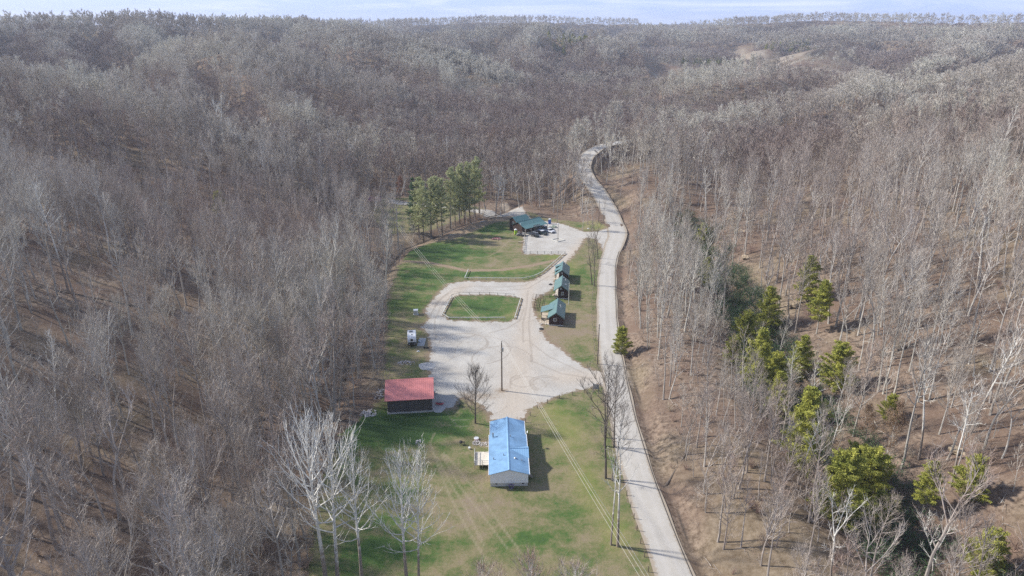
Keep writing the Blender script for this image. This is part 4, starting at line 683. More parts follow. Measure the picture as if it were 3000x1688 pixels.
def scatter(name, X, Y, Z, S, I, protos, label, cat, rs, zs=None):
    n = len(X); me = bpy.data.meshes.new(name); me.vertices.add(n); me.vertices.foreach_set('co', np.stack([X, Y, Z], 1).ravel().astype(np.float32))
    a = me.attributes.new('rot', 'FLOAT_VECTOR', 'POINT'); a.data.foreach_set('vector', np.stack([rs.normal(0, .035, n), rs.normal(0, .035, n), rs.uniform(0, 6.283, n)], 1).ravel().astype(np.float32))
    a = me.attributes.new('scl', 'FLOAT_VECTOR', 'POINT'); a.data.foreach_set('vector', np.stack([S, S, S if zs is None else zs], 1).ravel().astype(np.float32))
    a = me.attributes.new('pick', 'INT', 'POINT'); a.data.foreach_set('value', I.astype(np.int32)); me.update()
    pc = bpy.data.collections.new(name + '_shapes')
    for i, m in enumerate(protos): o = bpy.data.objects.new('shape_%02d' % i, m); pc.objects.link(o)
    o = newobj(name, me); tag(o, label, cat, None, 'stuff'); ng = bpy.data.node_groups.new(name, 'GeometryNodeTree'); ng.interface.new_socket('Geometry', in_out='INPUT', socket_type='NodeSocketGeometry'); ng.interface.new_socket('Geometry', in_out='OUTPUT', socket_type='NodeSocketGeometry')
    nn = ng.nodes.new; gi = nn('NodeGroupInput'); go = nn('NodeGroupOutput'); ip = nn('GeometryNodeInstanceOnPoints'); ci = nn('GeometryNodeCollectionInfo'); ci.inputs[0].default_value = pc; ci.inputs['Separate Children'].default_value = True; ci.inputs['Reset Children'].default_value = True; ip.inputs['Pick Instance'].default_value = True
    def na(k, t): x = nn('GeometryNodeInputNamedAttribute'); x.data_type = t; x.inputs['Name'].default_value = k; return next(s for s in x.outputs if s.enabled and s.name == 'Attribute')
    L = ng.links.new; L(gi.outputs[0], ip.inputs['Points']); L(ci.outputs[0], ip.inputs['Instance']); L(na('pick', 'INT'), ip.inputs['Instance Index']); L(na('scl', 'FLOAT_VECTOR'), ip.inputs['Scale'])
    er = nn('FunctionNodeEulerToRotation'); L(na('rot', 'FLOAT_VECTOR'), er.inputs[0]); L(er.outputs[0], ip.inputs['Rotation']); L(ip.outputs[0], go.inputs[0])
    md = o.modifiers.new('scatter', 'NODES'); md.node_group = ng; return o
def joined(key, swap=None):
    t, c = PR[key]; n = len(t.vertices); V = np.empty((n + len(c.vertices), 3), np.float32); a = np.empty(n * 3, np.float32); t.vertices.foreach_get('co', a); V[:n] = a.reshape(-1, 3); a = np.empty(len(c.vertices) * 3, np.float32); c.vertices.foreach_get('co', a); V[n:] = a.reshape(-1, 3)
    F = [tuple(p.vertices) for p in t.polygons] + [tuple(n + q for q in p.vertices) for p in c.polygons]; I = [0] * len(t.polygons) + [p.material_index for p in c.polygons]
    return mesh('woods_' + key, V.tolist(), F, [swap if (swap and m == M['twig']) else m for m in c.materials], I)
def woods():
    X, Y, Z = candidates(); rs = np.random.RandomState(11); n = len(X); S = (.62 + .62 * rs.beta(1.6, 1.9, n)); S = np.where(Y > 380, .93 + (S - .93) * .45, S) * np.where(Y > 1800, 1.3, np.where(Y > 900, 1.28, np.where(Y > 400, 1.12, 1.))); SZ = S * rs.uniform(.9, 1.12, n); SZ = np.where((Y > 400) & (Y < 1800), SZ * .86, SZ); SZ = np.where(Y > 1800, SZ * .76, SZ); mm = inpoly(X, Y, MINE) & (Y > 700); S = np.where(mm, S * .5, S); SZ = np.where(mm, SZ * .34, SZ); fc = (X > 90) & (X < 330) & (Y > 420) & (Y < 640); SZ = np.where(fc, SZ * .8, SZ)
    S = np.where((X > 28) & (X < 62) & (Y < 170), S * .7, S); SZ = np.where((X > 28) & (X < 62) & (Y < 170), SZ * .74, SZ)
    nl = (X < -40) & (Y < 190); S = np.where(nl, S * 1.15, S); SZ = np.where(nl, SZ * 1.15, SZ)
    d = np.hypot(X, Y); px, py = proj(X, Y, Z + 8); inf = (px > 0) & (px < 3000) & (py > -50) & (py < 1900) & (Y > 45)
    order = np.argsort(np.where(inf, d, 1e9)); ind = order[:252]; m = np.ones(n, bool); m[ind] = False
    keys = ['f%d' % i for i in range(7)]
    for j in ind:
        left = X[j] < 0; q_ = rs.choice(7, p=[.2, .16, .16, .12, .08, .14, .14] if left else [.16, .12, .06, .24, .22, .1, .1]); k = keys[q_]; x_, y_ = X[j], Y[j]
        wh = ('along the stream bank facing the near lawn' if x_ > -58 and y_ < 135 else 'along the stream behind the barn and camper' if x_ > -62 else 'in the bottom left of the left wood' if y_ < 110 else 'on the left hillside level with the blue-roofed house' if y_ < 145 else 'on the left hillside above the barn') if left else \
             ('on the bank just right of the near road' if x_ < 62 and y_ < 150 else 'on the bank right of the road past the cabins' if x_ < 75 else 'low on the right slope below the round evergreens' if y_ < 105 else 'on the right slope level with the round evergreens' if y_ < 145 else 'on the right slope above the ravine evergreens')
        ad = ('round-crowned grey bare tree', 'three-forked grey bare tree', 'broad low-spreading grey bare tree', 'tall narrow-headed bare tree', 'slender straight bare tree', 'upswept fan-shaped bare tree', 'two-forked grey bare tree')[q_]
        tree('bare_tree', k, float(X[j]), float(Y[j]), float(Z[j]), s=float(S[j]), sz=float(SZ[j]), label=ad + ' ' + wh, group=ad.replace('bare tree', 'trees') + ' ' + wh)
    prot = keys + ['s0', 's1', 's2'] + ['m%d' % i for i in range(4)] + ['d%d' % i for i in range(3)] + ['w0', 'w1', 'p0', 'p1']; ms = [joined(k) for k in prot] + [joined(k, M[q]) for q in ('crest_light_twig', 'slope_shade_twig') for k in prot[:17]]; ix = {k: i for i, k in enumerate(prot)}
    I = np.zeros(n, int)
    I[:] = rs.randint(0, 7, n); I = np.where((X > 40) & (rs.uniform(size=n) < .6), 3 + rs.randint(0, 2, n), I); I = np.where(d > 330, 10 + rs.randint(0, 4, n), I); I = np.where(d > 800, 14 + rs.randint(0, 3, n), I)
    I = np.where((d < 800) & (rs.uniform(size=n) < .022), 17 + rs.randint(0, 2, n), I)
    # ridge light painted as paler crowns on crests, shade as darker ones below
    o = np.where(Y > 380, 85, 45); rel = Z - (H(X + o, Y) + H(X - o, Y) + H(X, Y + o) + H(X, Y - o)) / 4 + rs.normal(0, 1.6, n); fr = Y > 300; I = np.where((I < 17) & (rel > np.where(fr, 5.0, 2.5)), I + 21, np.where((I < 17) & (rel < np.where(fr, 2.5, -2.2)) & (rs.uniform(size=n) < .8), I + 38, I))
    # a few evergreens near the worked land
    for cx, cy_, rr_, pr_ in ((*RM(1420 * K, 132 * K), 60, .4), (*RM(1990 * K, 122 * K), 60, .5), (*RM(1780 * K, 165 * K), 60, .2), (*RM(2100 * K, 1250 * K), 30, .10)): I = np.where((np.hypot(X - cx, Y - cy_) < rr_) & (rs.uniform(size=n) < pr_), 19 + rs.randint(0, 2, n), I)
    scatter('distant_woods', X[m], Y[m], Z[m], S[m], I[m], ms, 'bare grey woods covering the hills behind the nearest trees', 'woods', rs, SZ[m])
    # saplings and brush between the trunks
    rs = np.random.RandomState(21); xs = np.arange(-330, 330, 3.1); ys = np.arange(34, 430, 3.1); X, Y = np.meshgrid(xs, ys); X = X.ravel() + rs.uniform(-1.5, 1.5, X.size); Y = Y.ravel() + rs.uniform(-1.5, 1.5, Y.size)
    k = (np.abs(X) < Y * .8 + 30); X, Y = X[k], Y[k]; dd, _, side = segd(X, Y, RDc); k = (dd > np.where(side < 0, 6.6, 4.4)) & ~inpoly(X, Y, lawnp) & ~inpoly(X, Y, outer) & ~((Y > 262) & inpoly(X, Y, lawnp2)) & ~inpoly(X, Y, backwood); cd2 = segd(X, Y, creek)[0]
    dens = .42 * (.4 + 1.2 * vnoise(X / 13, Y / 13)); dens = np.where((cd2 < 14), 1., dens); dens = np.where((X > 32) & (X < 62) & (Y < 260), .85, dens); dens = np.where((X > 60) & (Y < 300), dens * 1.25, dens); dens = np.where(segd(X, Y, RAV)[0] < 9, 1., dens); k &= rs.uniform(size=len(X)) < dens; X, Y = X[k], Y[k]; cd2 = cd2[k]; n = len(X)
    I = np.where(rs.uniform(size=n) < .38, rs.randint(0, 3, n), 3 + rs.randint(0, 3, n)); rv2 = segd(X, Y, RAV)[0]; I = np.where((rv2 < 9) & (rs.uniform(size=n) < .7), 6, I); I = np.where((rv2 > 7) & (Y < 330) & (rs.uniform(size=n) < .36), 7 + rs.randint(0, 2, n), I); S = rs.uniform(.6, 1.25, n); S = np.where((X > 28) & (X < 40), S * .7, S); I = np.where((cd2 < 14) & (rs.uniform(size=n) < .5) & (I > 2), rs.randint(0, 3, n), I); S = np.where((cd2 < 14) & (I < 3), S * .9, S); S = np.where(I == 6, S * 1.3, S)
    sh = [joined('s0'), joined('s1'), joined('s2')] + [shrub(600 + i, 2.6 + .5 * i, 1.5, 13).mesh('shrub_shape', [M['brush'], M['brush']]) for i in range(3)] + [dark_shrub(), debris(650), debris(651)]
    scatter('undergrowth', X, Y, H(X, Y), S, I, sh, 'thin saplings and brown brush between the trunks of the near woods', 'undergrowth', rs)
woods()
# ---------------------------------------------------------------- buildings
def gable_prof(w_, he, hr, z0=-.3): return [(-w_ / 2, z0), (w_ / 2, z0), (w_ / 2, he), (0, hr), (-w_ / 2, he)]
def roof_pair(root, w_, he, hr, y0, y1, mat, over=.35, th=.10, name='roof', xo=0., left=True, right=True):
    """two roof slopes with the ridge along y"""
    sl = (hr - he) / (w_ / 2); m = MB()
    for s, on in ((-1, left), (1, right)):
        if not on: continue
        xe = s * (w_ / 2 + over); ze = he - sl * over; m.prism([(xo, hr + .05), (xo + xe, ze + .05), (xo + xe, ze + .05 + th), (xo, hr + .05 + th)], y0, y1)
    return m.build(name, mat, root)
def window(parent, c, w_, h, ax='x', frame='white', s=1, bars=True):
    """ax is the axis the wall runs along; s the outward side"""
    f = MB(); g = MB(); t = .10
    def B(m, u, z, du, dz, o, dd): m.box((c[0] + (u if ax == 'x' else s * o), c[1] + (s * o if ax == 'x' else u), c[2] + z), (du, dd, dz) if ax == 'x' else (dd, du, dz))
    for u in (-1, 1): B(f, u * (w_ / 2), 0, t, h + t, .03, .08)
    for z in (-1, 1): B(f, 0, z * (h / 2), w_ - t, t, .03, .08)
    if bars: B(f, 0, 0, .05, h - t, .045, .04); 
    B(g, 0, 0, w_ - .02, h - .02, .01, .03)
    o = f.build('window', M[frame], parent); g.build('pane', M['glass'], o); return o
# --- the blue-roofed house on the near lawn
hs = empty('house', (-.55, 112.3, 0), R(1.6), 'long white-sided house with a bright blue metal roof on the near lawn', 'house')
m = MB(); m.prism(gable_prof(7.4, 3.0, 4.05, .85), .0, 13.4); m.build('wall', M['siding'], hs)
m = MB(); m.prism(gable_prof(7.0, 2.85, 3.85, .85), 13.4, 18.9); m.build('rear_wall', M['siding'], hs)
sk = MB().box((0, 6.75, .36), (7.3, 13.2, .98)).box((0, 16.1, .36), (6.9, 5.3, .98)).build('skirting', M['block'], hs)
for x in (-2.5, 2.7): MB().box((x, .12, .62), (.42, .06, .2)).build('vent_grille', M['glass'], hs)
roof_pair(hs, 7.4, 3.0, 4.05, -.35, 13.5, M['blue_roof'], .25, .09)
rr_ = MB(); 
for s in (-1, 1): rr_.prism([(0, 3.9), (s * 3.75, 2.83), (s * 3.75, 2.91), (0, 3.98)], 13.5, 19.1)
rr_.build('rear_roof', M['blue_roof'], hs)
MB().prism([(-.22, 4.13), (0, 4.23), (.22, 4.13), (.22, 4.17), (0, 4.27), (-.22, 4.17)], -.37, 13.52).prism([(-.2, 3.98), (0, 4.05), (.2, 3.98), (.2, 4.02), (0, 4.09), (-.2, 4.02)], 13.52, 19.12).build('ridge_cap', M['blue_light'], hs)
tr_ = MB()
for s in (-1, 1):
    tr_.prism([(s * 3.96, 2.90), (s * 4.03, 2.90), (s * 4.03, 3.13), (s * 3.96, 3.13)], -.37, 13.5); tr_.prism([(s * 3.76, 2.76), (s * 3.83, 2.76), (s * 3.83, 2.97), (s * 3.76, 2.97)], 13.52, 19.1)
tr_.build('gutter', M['siding'], hs)
# cross gable on the right-hand slope
xr, zr = 4.02, 4.10
d_ = MB(); V = [(.3, 7.0, zr), (xr, 7.0, 4.02), (xr, 9.1, 3.04), (xr, 4.9, 3.04)]
d_.poly([(.3, 7.0, zr + .0), (xr + .1, 7.0, zr), (xr + .1, 9.2, 3.06), (xr + .1, 4.8, 3.06)], [(0, 1, 2), (0, 3, 1), (1, 3, 2)]); d_.build('dormer', M['blue_light'], hs)
MB().bar((.3, 7.0, zr + .03), (xr + .12, 7.0, zr + .03), .07, 6).build('dormer_ridge', M['blue_light'], hs)
# vents and pipes on the roof
zl = lambda x: 4.05 - abs(x) * 1.05 / 3.7 + .14
for x, y, h, r in ((-3.1, 12.3, .9, .13), (.5, 11.3, .3, .07), (-3.0, 4.3, .35, .07), (-1.0, 4.8, .3, .06), (2.6, 3.6, .22, .07)): MB().bar((x, y, zl(x) - .1), (x, y, zl(x) + h), r, 8).bar((x, y, zl(x) + h), (x, y, zl(x) + h + .08), r * 1.6, 8).build('roof_pipe', M['grey'], hs)
MB().bar((1.3, 3.9, zl(1.3) - .1), (1.3, 3.9, zl(1.3) + .12), .2, 10).bar((1.3, 3.9, zl(1.3) + .12), (1.3, 3.9, zl(1.3) + .22), .26, 10, .1).build('turbine_vent', M['steel'], hs)
for y in (2.2, 5.2, 10.0, 16.): window(hs, (-3.7 if y < 13 else -3.5, y, 2.0), 1.0, 1.1, 'y', s=-1)
for y in (2.6, 6.9, 11.0, 16.5): window(hs, (3.7 if y < 13 else 3.5, y, 2.0), 1.0, 1.1, 'y', s=1)
# deck on the left side
dk = MB().box((-5.35, 8.2, .92), (3.2, 4.6, .12)).build('deck', M['deck'], hs)
for x, y in ((-6.85, 6.0), (-6.85, 10.4), (-3.95, 6.0), (-5.3, 6.0), (-6.85, 8.2), (-4.9, 10.4)): MB().box((x, y, .92), (.1, .1, 2.1)).build('deck_post', M['wood'], dk)
MB().box((-5.35, 5.93, 1.95), (3.1, .06, .1)).box((-5.35, 5.93, 1.45), (3.1, .06, .06)).box((-6.93, 8.2, 1.95), (.06, 4.5, .1)).box((-6.93, 8.2, 1.45), (.06, 4.5, .06)).box((-6.93, 8.2, 1.2), (.05, 4.4, .3)).build('deck_rail', M['rail'], dk)
st_ = MB(); [st_.box((-4.4, 10.7 + .3 * k, .7 - .22 * k), (1.1, .3, .06)) for k in range(4)]; st_.box((-4.95, 11.1, .35), (.06, 1.3, .5)).build('steps', M['deck'], dk)
st_ = MB(); [st_.box((4.0 + .28 * k, 2.9, .7 - .22 * k), (.28, 1.0, .06)) for k in range(3)]; st_.bar((5.0, 2.4, 0), (5.0, 2.4, 1.7), .04).bar((5.0, 3.4, 0), (5.0, 3.4, 1.7), .04).build('side_steps', M['wood'], hs)
di_ = MB(); [di_.bar((3.95, 13.9, 2.9), (4.15, 13.9, 3.35), .03)]; di_.poly([(4.2 + .07 * math.sin(a) , 13.8 + .33 * math.cos(a), 3.5 + .33 * math.sin(a)) for a in [k * .785 for k in range(8)]] + [(4.05, 13.85, 3.5)], [(k, (k + 1) % 8, 8) for k in range(8)]).build('satellite_dish', M['white'], hs)
hr_ = empty('hose_reel', (-.55 + .4, 111.75, 0), 0, 'coiled violet garden hose on a reel against the end wall of the blue-roofed house', 'hose reel')
m = MB(); 
for k in range(16): a = k * .3927; m.bar((.45 * math.cos(a), 0, .5 + .45 * math.sin(a)), (.45 * math.cos(a + .3927), .04, .5 + .45 * math.sin(a + .3927)), .09, 6)
m.build('coil', M['purple'], hr_); MB().box((0, .05, .5), (.12, .12, .95)).box((0, 0, .06), (.6, .5, .06)).build('stand', M['grey'], hr_)
P = [(.5, -.1, .05), (1.2, -.15, .04), (2.2, -.2, .04), (3.0, -.05, .04), (3.5, .4, .04)]; m = MB(); [m.bar(P[k], P[k + 1], .03, 5) for k in range(4)]; m.build('hose', M['black'], hr_)
# --- the red-roofed barn
bn = empty('barn', (-24.0, 142.6, 0), R(6.4), 'old black-boarded barn with a red metal roof beside the gravel lot', 'barn')
m = MB(); m.prism([(-2.9, -.3), (5.6, -.3), (5.6, 4.2), (2.4, 5.85), (-2.9, 3.8)], -5.1, 5.1, 'x'); m.build('wall', M['barn_wall'], bn)
m = MB().box((0, -3.0, .12), (10.5, .28, .5)).box((5.2, 1.35, .1), (.15, 8.4, .45)).box((-5.2, 1.35, .1), (.15, 8.4, .45)).build('footing', M['concrete'], bn)
def slopes(prs, x0, x1, mat, nm, root): 
    m = MB()
    for (ya, za), (yb, zb) in prs: m.prism([(ya, za), (yb, zb), (yb, zb + .09), (ya, za + .09)], x0, x1, 'x')
    return m.build(nm, mat, root)
slopes([((2.4, 5.92), (-3.5, 3.64)), ((2.4, 5.92), (6.1, 4.02))], -5.65, 5.65, M['red_roof'], 'roof', bn)
MB().prism([(2.1, 5.92), (2.4, 6.05), (2.7, 5.92), (2.4, 6.10)], -5.68, 5.68, 'x').build('ridge_cap', M['red_roof'], bn)
MB().box((0, -2.98, 1.75), (1.15, .06, 3.2)).build('door', M['barn_wall'], bn)
# --- the three log cabins
def shed_roof(root, name, pts, th, mat):
    n = Vector(pts[1]) - Vector(pts[0]); q = Vector(pts[3]) - Vector(pts[0]); nn_ = n.cross(q).normalized() * th; P = [Vector(p) for p in pts] + [Vector(p) + nn_ for p in pts]
    return MB().poly(P, [(0, 1, 2, 3), (7, 6, 5, 4), (0, 4, 5, 1), (1, 5, 6, 2), (2, 6, 7, 3), (3, 7, 4, 0)]).build(name, mat, root)
def cabin(x, y, w_, l, he, hr, rz, label, porch, win):
    e = empty('cabin', (x, y, 0), rz, label, 'cabin', 'green-roofed log cabins beside the road'); rec = 1.15 if porch == 'recess' else 0
    m = MB(); m.prism([(-w_ / 2 + rec, .35), (w_ / 2, .35), (w_ / 2, he), (0, hr), (-w_ / 2 + rec, he + (hr - he) * rec / (w_ / 2))], 0, l); m.build('wall', M['log_wall'], e)
    MB().box((rec / 2, l / 2, .12), (w_ - rec - .1, l - .1, .6)).build('foundation', M['block'], e)
    roof_pair(e, w_, he, hr, -.45, l + .45, M['green_roof'], .4)
    MB().prism([(-.18, hr + .13), (0, hr + .23), (.18, hr + .13), (0, hr + .17)], -.47, l + .47).build('ridge_cap', M['green_roof'], e)
    MB().prism([(-w_ / 2 - .4, he - .32 - .1), (0, hr - .1), (w_ / 2 + .4, he - .32 - .1), (w_ / 2 + .4, he - .32 + .05), (0, hr + .04), (-w_ / 2 - .4, he - .32 + .05)], -.49, -.44).build('gable_trim', M['green_roof'], e)
    if porch == 'recess':
        pf = MB().box((-w_ / 2 + rec / 2 - .03, l / 2, .42), (rec - .06, l - .1, .14)).build('porch_floor', M['deck'], e)
        for k in range(3): MB().box((-w_ / 2 + .08, .08 + k * (l - .16) / 2, (he + .4) / 2), (.13, .13, he - .55)).build('porch_post', M['wood'], pf)
        MB().box((-w_ / 2 + .08, l / 2, 1.2), (.06, l - .3, .08)).box((-w_ / 2 + rec / 2, .06, 1.2), (rec - .2, .05, .08)).box((-w_ / 2 + rec / 2, .06, .8), (rec - .2, .04, .5)).build('porch_rail', M['wood'], pf)
        m = MB(); [m.box((-w_ / 2 - .2 - .3 * k, l * .35, .3 - .13 * k), (.3, 1.3, .1)) for k in range(3)]; m.build('steps', M['stone'], pf)
        MB().box((-w_ / 2 + rec - .03, l * .35, 1.45), (.06, .9, 1.95)).build('door', M['wood'], e)
    for a in win: window(e, (a[0], 0, a[1]), a[2], a[3], 'x', s=-1)
    window(e, (w_ / 2, l * .35, 1.9), .8, .9, 'y', s=1); window(e, (w_ / 2, l * .72, 1.9), .8, .9, 'y', s=1)
    return e
c3 = cabin(13.15, 188.9, 4.3, 10.6, 2.75, 4.3, R(-6), 'nearest and largest green-roofed log cabin, with a side porch roof reaching left', None, ((-.35, 1.95, .85, .85),))
shed_roof(c3, 'porch_roof', [(-4.9, 4.2, 2.35), (-.9, 4.2, 3.72), (-.9, 8.6, 3.72), (-4.9, 8.6, 2.35)], .1, M['green_roof'])
pf = MB().box((-3.45, 6.4, .3), (2.6, 4.4, .5)).build('porch_floor', M['stone'], c3)
for y in (4.4, 6.4, 8.4): MB().box((-4.65, y, 1.4), (.16, .16, 1.95)).build('porch_post', M['wood'], pf)
MB().box((-2.18, 5.6, 1.4), (.06, .9, 1.9)).build('door', M['wood'], c3)
for x, y in ((.9, 6.3), (1.15, 5.4)): MB().bar((x, y, 3.4), (x, y, 4.15), .07).bar((x, y, 4.1), (x, y, 4.22), .13).build('roof_pipe', M['white'], c3)
c2 = cabin(16.1, 210.2, 4.3, 8.8, 3.1, 4.8, R(-6), 'middle green-roofed log cabin with a recessed porch facing the drive', 'recess', ((-.15, 3.7, .45, .45), (.35, 1.9, .65, 1.0)))
for x, y in ((.5, 7.6), (1.1, 6.0)): MB().bar((x, y, 4.0), (x, y, 4.75), .07).bar((x, y, 4.7), (x, y, 4.85), .14).build('roof_pipe', M['white'], c2)
MB().box((1.3, 2.2, 4.28), (.6, .5, .3)).build('roof_vent', M['steel'], c2)
c1 = cabin(17.3, 225.2, 4.3, 8.6, 3.1, 4.8, R(-6), 'farthest green-roofed log cabin with two shed dormers over its porch', 'recess', ((-.1, 3.7, .45, .45), (.4, 1.9, .65, 1.0)))
for y in (1.9, 6.0): 
    shed_roof(c1, 'dormer_roof', [(-2.65, y - .2, 3.55), (-.5, y - .2, 4.55), (-.5, y + 1.9, 4.55), (-2.65, y + 1.9, 3.55)], .08, M['green_roof'])
    MB().prism([(-2.3, 3.0), (-.6, 4.3), (-.6, 4.5), (-2.3, 3.68)], y, y + 1.7).build('dormer_wall', M['log_wall'], c1)
for x, y in ((.35, 7.3), (1.0, 6.6)): MB().bar((x, y, 4.1), (x, y, 4.8), .06).bar((x, y, 4.75), (x, y, 4.9), .12).build('roof_pipe', M['white'], c1)
# terrace of stone slabs, chairs and clutter in front of the nearest cabin
rnd = random.Random(4)
tp = empty('stone_terrace', (9.7, 190.8, 0), R(-6), 'pale stone-paved terrace with low walls left of the nearest cabin', 'terrace'); m = MB()
for i in range(4):
    for j in range(4): m.box((-1.1 + i * .72, -.4 + j * .75, .08 + .02 * ((i + j) % 2)), (.66, .7, .14), rnd.uniform(-.06, .06))
m.build('slab', M['stone'], tp); m = MB(); [m.rock((rnd.uniform(-1.3, 1.7), -.9 + rnd.uniform(-.3, .2), .1), rnd.uniform(.16, .3), rnd) for _ in range(8)]; m.build('edging', M['rubble'], tp)
def chair(x, y, rz, label, grp):
    e = empty('garden_chair', (x, y, hz(x, y) + .1), rz, label, 'chair', grp); MB().box((0, 0, .42), (.6, .6, .06)).build('seat', M['wood'], e); MB().box((0, .33, .78), (.6, .06, .7), rx=-.2).build('backrest', M['wood'], e)
    for a in (-1, 1):
        for b in (-1, 1): MB().box((a * .26, b * .24, .2), (.06, .06, .42)).build('leg', M['wood'], e)
chair(9.3, 192.4, 1.2, 'wooden chair on the terrace under the porch roof edge', 'chairs on the stone terrace'); chair(10.4, 193.4, -1.0, 'wooden chair beside the cabin wall on the terrace', 'chairs on the stone terrace')
def grill(name, x, y, label, cat, rz=0):
    e = empty(name, (x, y, hz(x, y) + .03), rz, label, cat); MB().bar((0, 0, .55), (0, 0, .8), .35, 10, .4).bar((0, 0, .8), (0, 0, .98), .4, 10, .2).build('bowl', M['black'], e)
    for k in range(3): a = k * 2.094; MB().bar((.2 * math.cos(a), .2 * math.sin(a), .6), (.42 * math.cos(a), .42 * math.sin(a), 0), .03, 5).build('leg', M['grey'], e)
    MB().box((.62, 0, .7), (.45, .4, .05)).box((.8, 0, .35), (.05, .3, .7)).build('side_shelf', M['black'], e); return e
def firering(name, x, y, r, label, cat, mats=('rubble', 'black'), n=10):
    e = empty(name, (x, y, hz(x, y) + .03), 0, label, cat); m = MB(); [m.rock((r * math.cos(k * 6.283 / n), r * math.sin(k * 6.283 / n), .05), .2, rnd) for k in range(n)]; m.build('stone_ring', M[mats[0]], e)
    m = MB(); [m.bar((r * .6 * math.cos(k), r * .6 * math.sin(k), .08), (-r * .3 * math.cos(k), -r * .3 * math.sin(k), .35), .07, 5) for k in range(6)]; m.build('logs', M[mats[1]], e); return e
firering('fire_pit', *C(2, 1535, 528), .55, 'dark fire pit with charred logs in front of the nearest cabin', 'fire pit', ('black', 'black'))
firering('fire_pit', *C(2, 1612, 155), .5, 'dark fire pit beside the drive left of the middle cabin', 'fire pit', ('black', 'black'))
grill('barbecue', *C(3, 860, 348), 'black barbecue on legs standing on the lawn left of the deck', 'barbecue')
grill('smoker', *C(2, 845, 1180), 'small black cooker on the lot edge right of the barn', 'barbecue', 1.5)
firering('well_ring', *C(3, 990, 335), .75, 'bare ring of pale gravel beside the round pink cover', 'stone ring', ('rubble', 'rubble'), 12)
tub = empty('tub', (*C(3, 990, 305), .05), 0, 'low round pinkish tub beside the house deck path', 'tub'); MB().bar((0, 0, 0), (0, 0, .38), .52, 14, .56).build('body', M['fabric_pink'], tub); MB().bar((0, 0, .38), (0, 0, .44), .56, 14, .5).build('lid', M['white'], tub)
sb = empty('bucket', (*C(3, 931, 383), .05), 0, 'small pale bucket on the lawn left of the deck', 'bucket'); MB().bar((0, 0, 0), (0, 0, .4), .2, 10, .26).build('body', M['white'], sb); m = MB(); [m.bar((.26 * math.cos(a), 0, .4 + .2 * math.sin(a)), (.26 * math.cos(a + .4), 0, .4 + .2 * math.sin(a + .4)), .015, 4) for a in [k * .4 for k in range(8)]]; m.build('handle', M['grey'], sb)
# --- the lodge
UA = math.atan2(.65, .76)
lg = empty('lodge', (5.6, 281.6, 0), UA, 'dark lodge with a long green roof over its front porch at the far gravel lot', 'lodge')      # local x along the front, -y to the camera
m = MB(); m.prism([(2.5, -.3), (8.5, -.3), (8.5, 3.1), (4.9, 4.9), (2.5, 3.75)], .4, 12.4, 'x'); m.build('wall', M['log_wall'], lg)
slopes([((4.9, 4.95), (2.3, 3.75)), ((2.3, 3.75), (-.4, 3.05)), ((4.9, 4.95), (8.8, 3.05))], 0, 12.8, M['green_roof_x'], 'roof', lg)
MB().prism([(4.6, 4.95), (4.9, 5.12), (5.2, 4.95), (4.9, 5.18)], -.03, 12.83, 'x').build('ridge_cap', M['green_roof_x'], lg)
pf = MB().box((6.4, 1.1, .2), (12.4, 2.7, .35)).build('porch_floor', M['deck'], lg)
for x in (.15, 3.3, 6.4, 9.5, 12.6): MB().box((x, -.15, 1.65), (.18, .18, 2.6)).build('porch_post', M['greypole'], pf)
MB().box((1.6, -.15, 1.25), (2.9, .08, .12)).box((4.85, -.15, 1.25), (2.9, .08, .12)).box((.15, 1.1, 1.25), (.08, 2.3, .12)).build('porch_rail', M['rail'], pf)
for x in (2.2, 5.2, 10.6): window(lg, (x, 2.5, 1.9), 1.1, 1.1, 'x', s=-1)
MB().box((7.8, 2.46, 1.3), (1.1, .06, 2.1)).build('door', M['wood'], lg)
sg = MB().box((6.3, -.2, 3.45), (3.9, .10, .85), rx=-.25).build('roof_sign', M['green_roof'], lg)
m = MB(); x = 4.55
for k, st in enumerate(((0, 1, 2), (0, 2, 3), (1, 2), (0, 1, 3), (2, 3), (0, 1, 2), (0, 3), (1, 2, 3), (0, 2), (0, 1, 3))):
    for q in st: m.box((x + (.0, .18, .09, .09)[q], -.29 + .02 * q, 3.42 + (0, 0, .2, -.2)[q]), ((.06, .5)[0] if q < 2 else .22, .05, .48 if q < 2 else .08), rx=-.25)
    x += .37
m.build('lettering', M['white'], sg)
m = MB(); m.bar((3.2, .8, 4.6), (3.2, .8, 5.0), .06); m.build('roof_pipe', M['grey'], lg); MB().bar((.2, 3.2, 4.2), (.2, 3.2, 4.9), .12, 8).build('chimney', M['white'], lg)
bk = empty('storehouse', (2.4, 288.2, 0), UA, 'tall brown two-storey building with a green roof behind the lodge', 'building')
m = MB(); m.prism([(0, -.3), (4.6, -.3), (4.6, 4.5), (2.3, 6.0), (0, 4.5)], -.6, 6.6, 'x'); m.build('wall', M['log_wall'], bk)
slopes([((2.3, 6.05), (-.45, 4.25)), ((2.3, 6.05), (5.05, 4.25))], -1., 7., M['green_roof_x'], 'roof', bk)
window(bk, (-.6, 2.2, 3.6), .7, .8, 'y', s=-1); MB().bar((6.6, -.1, 4.2), (6.6, -.1, 6.1), .09).build('chimney', M['rail'], bk)
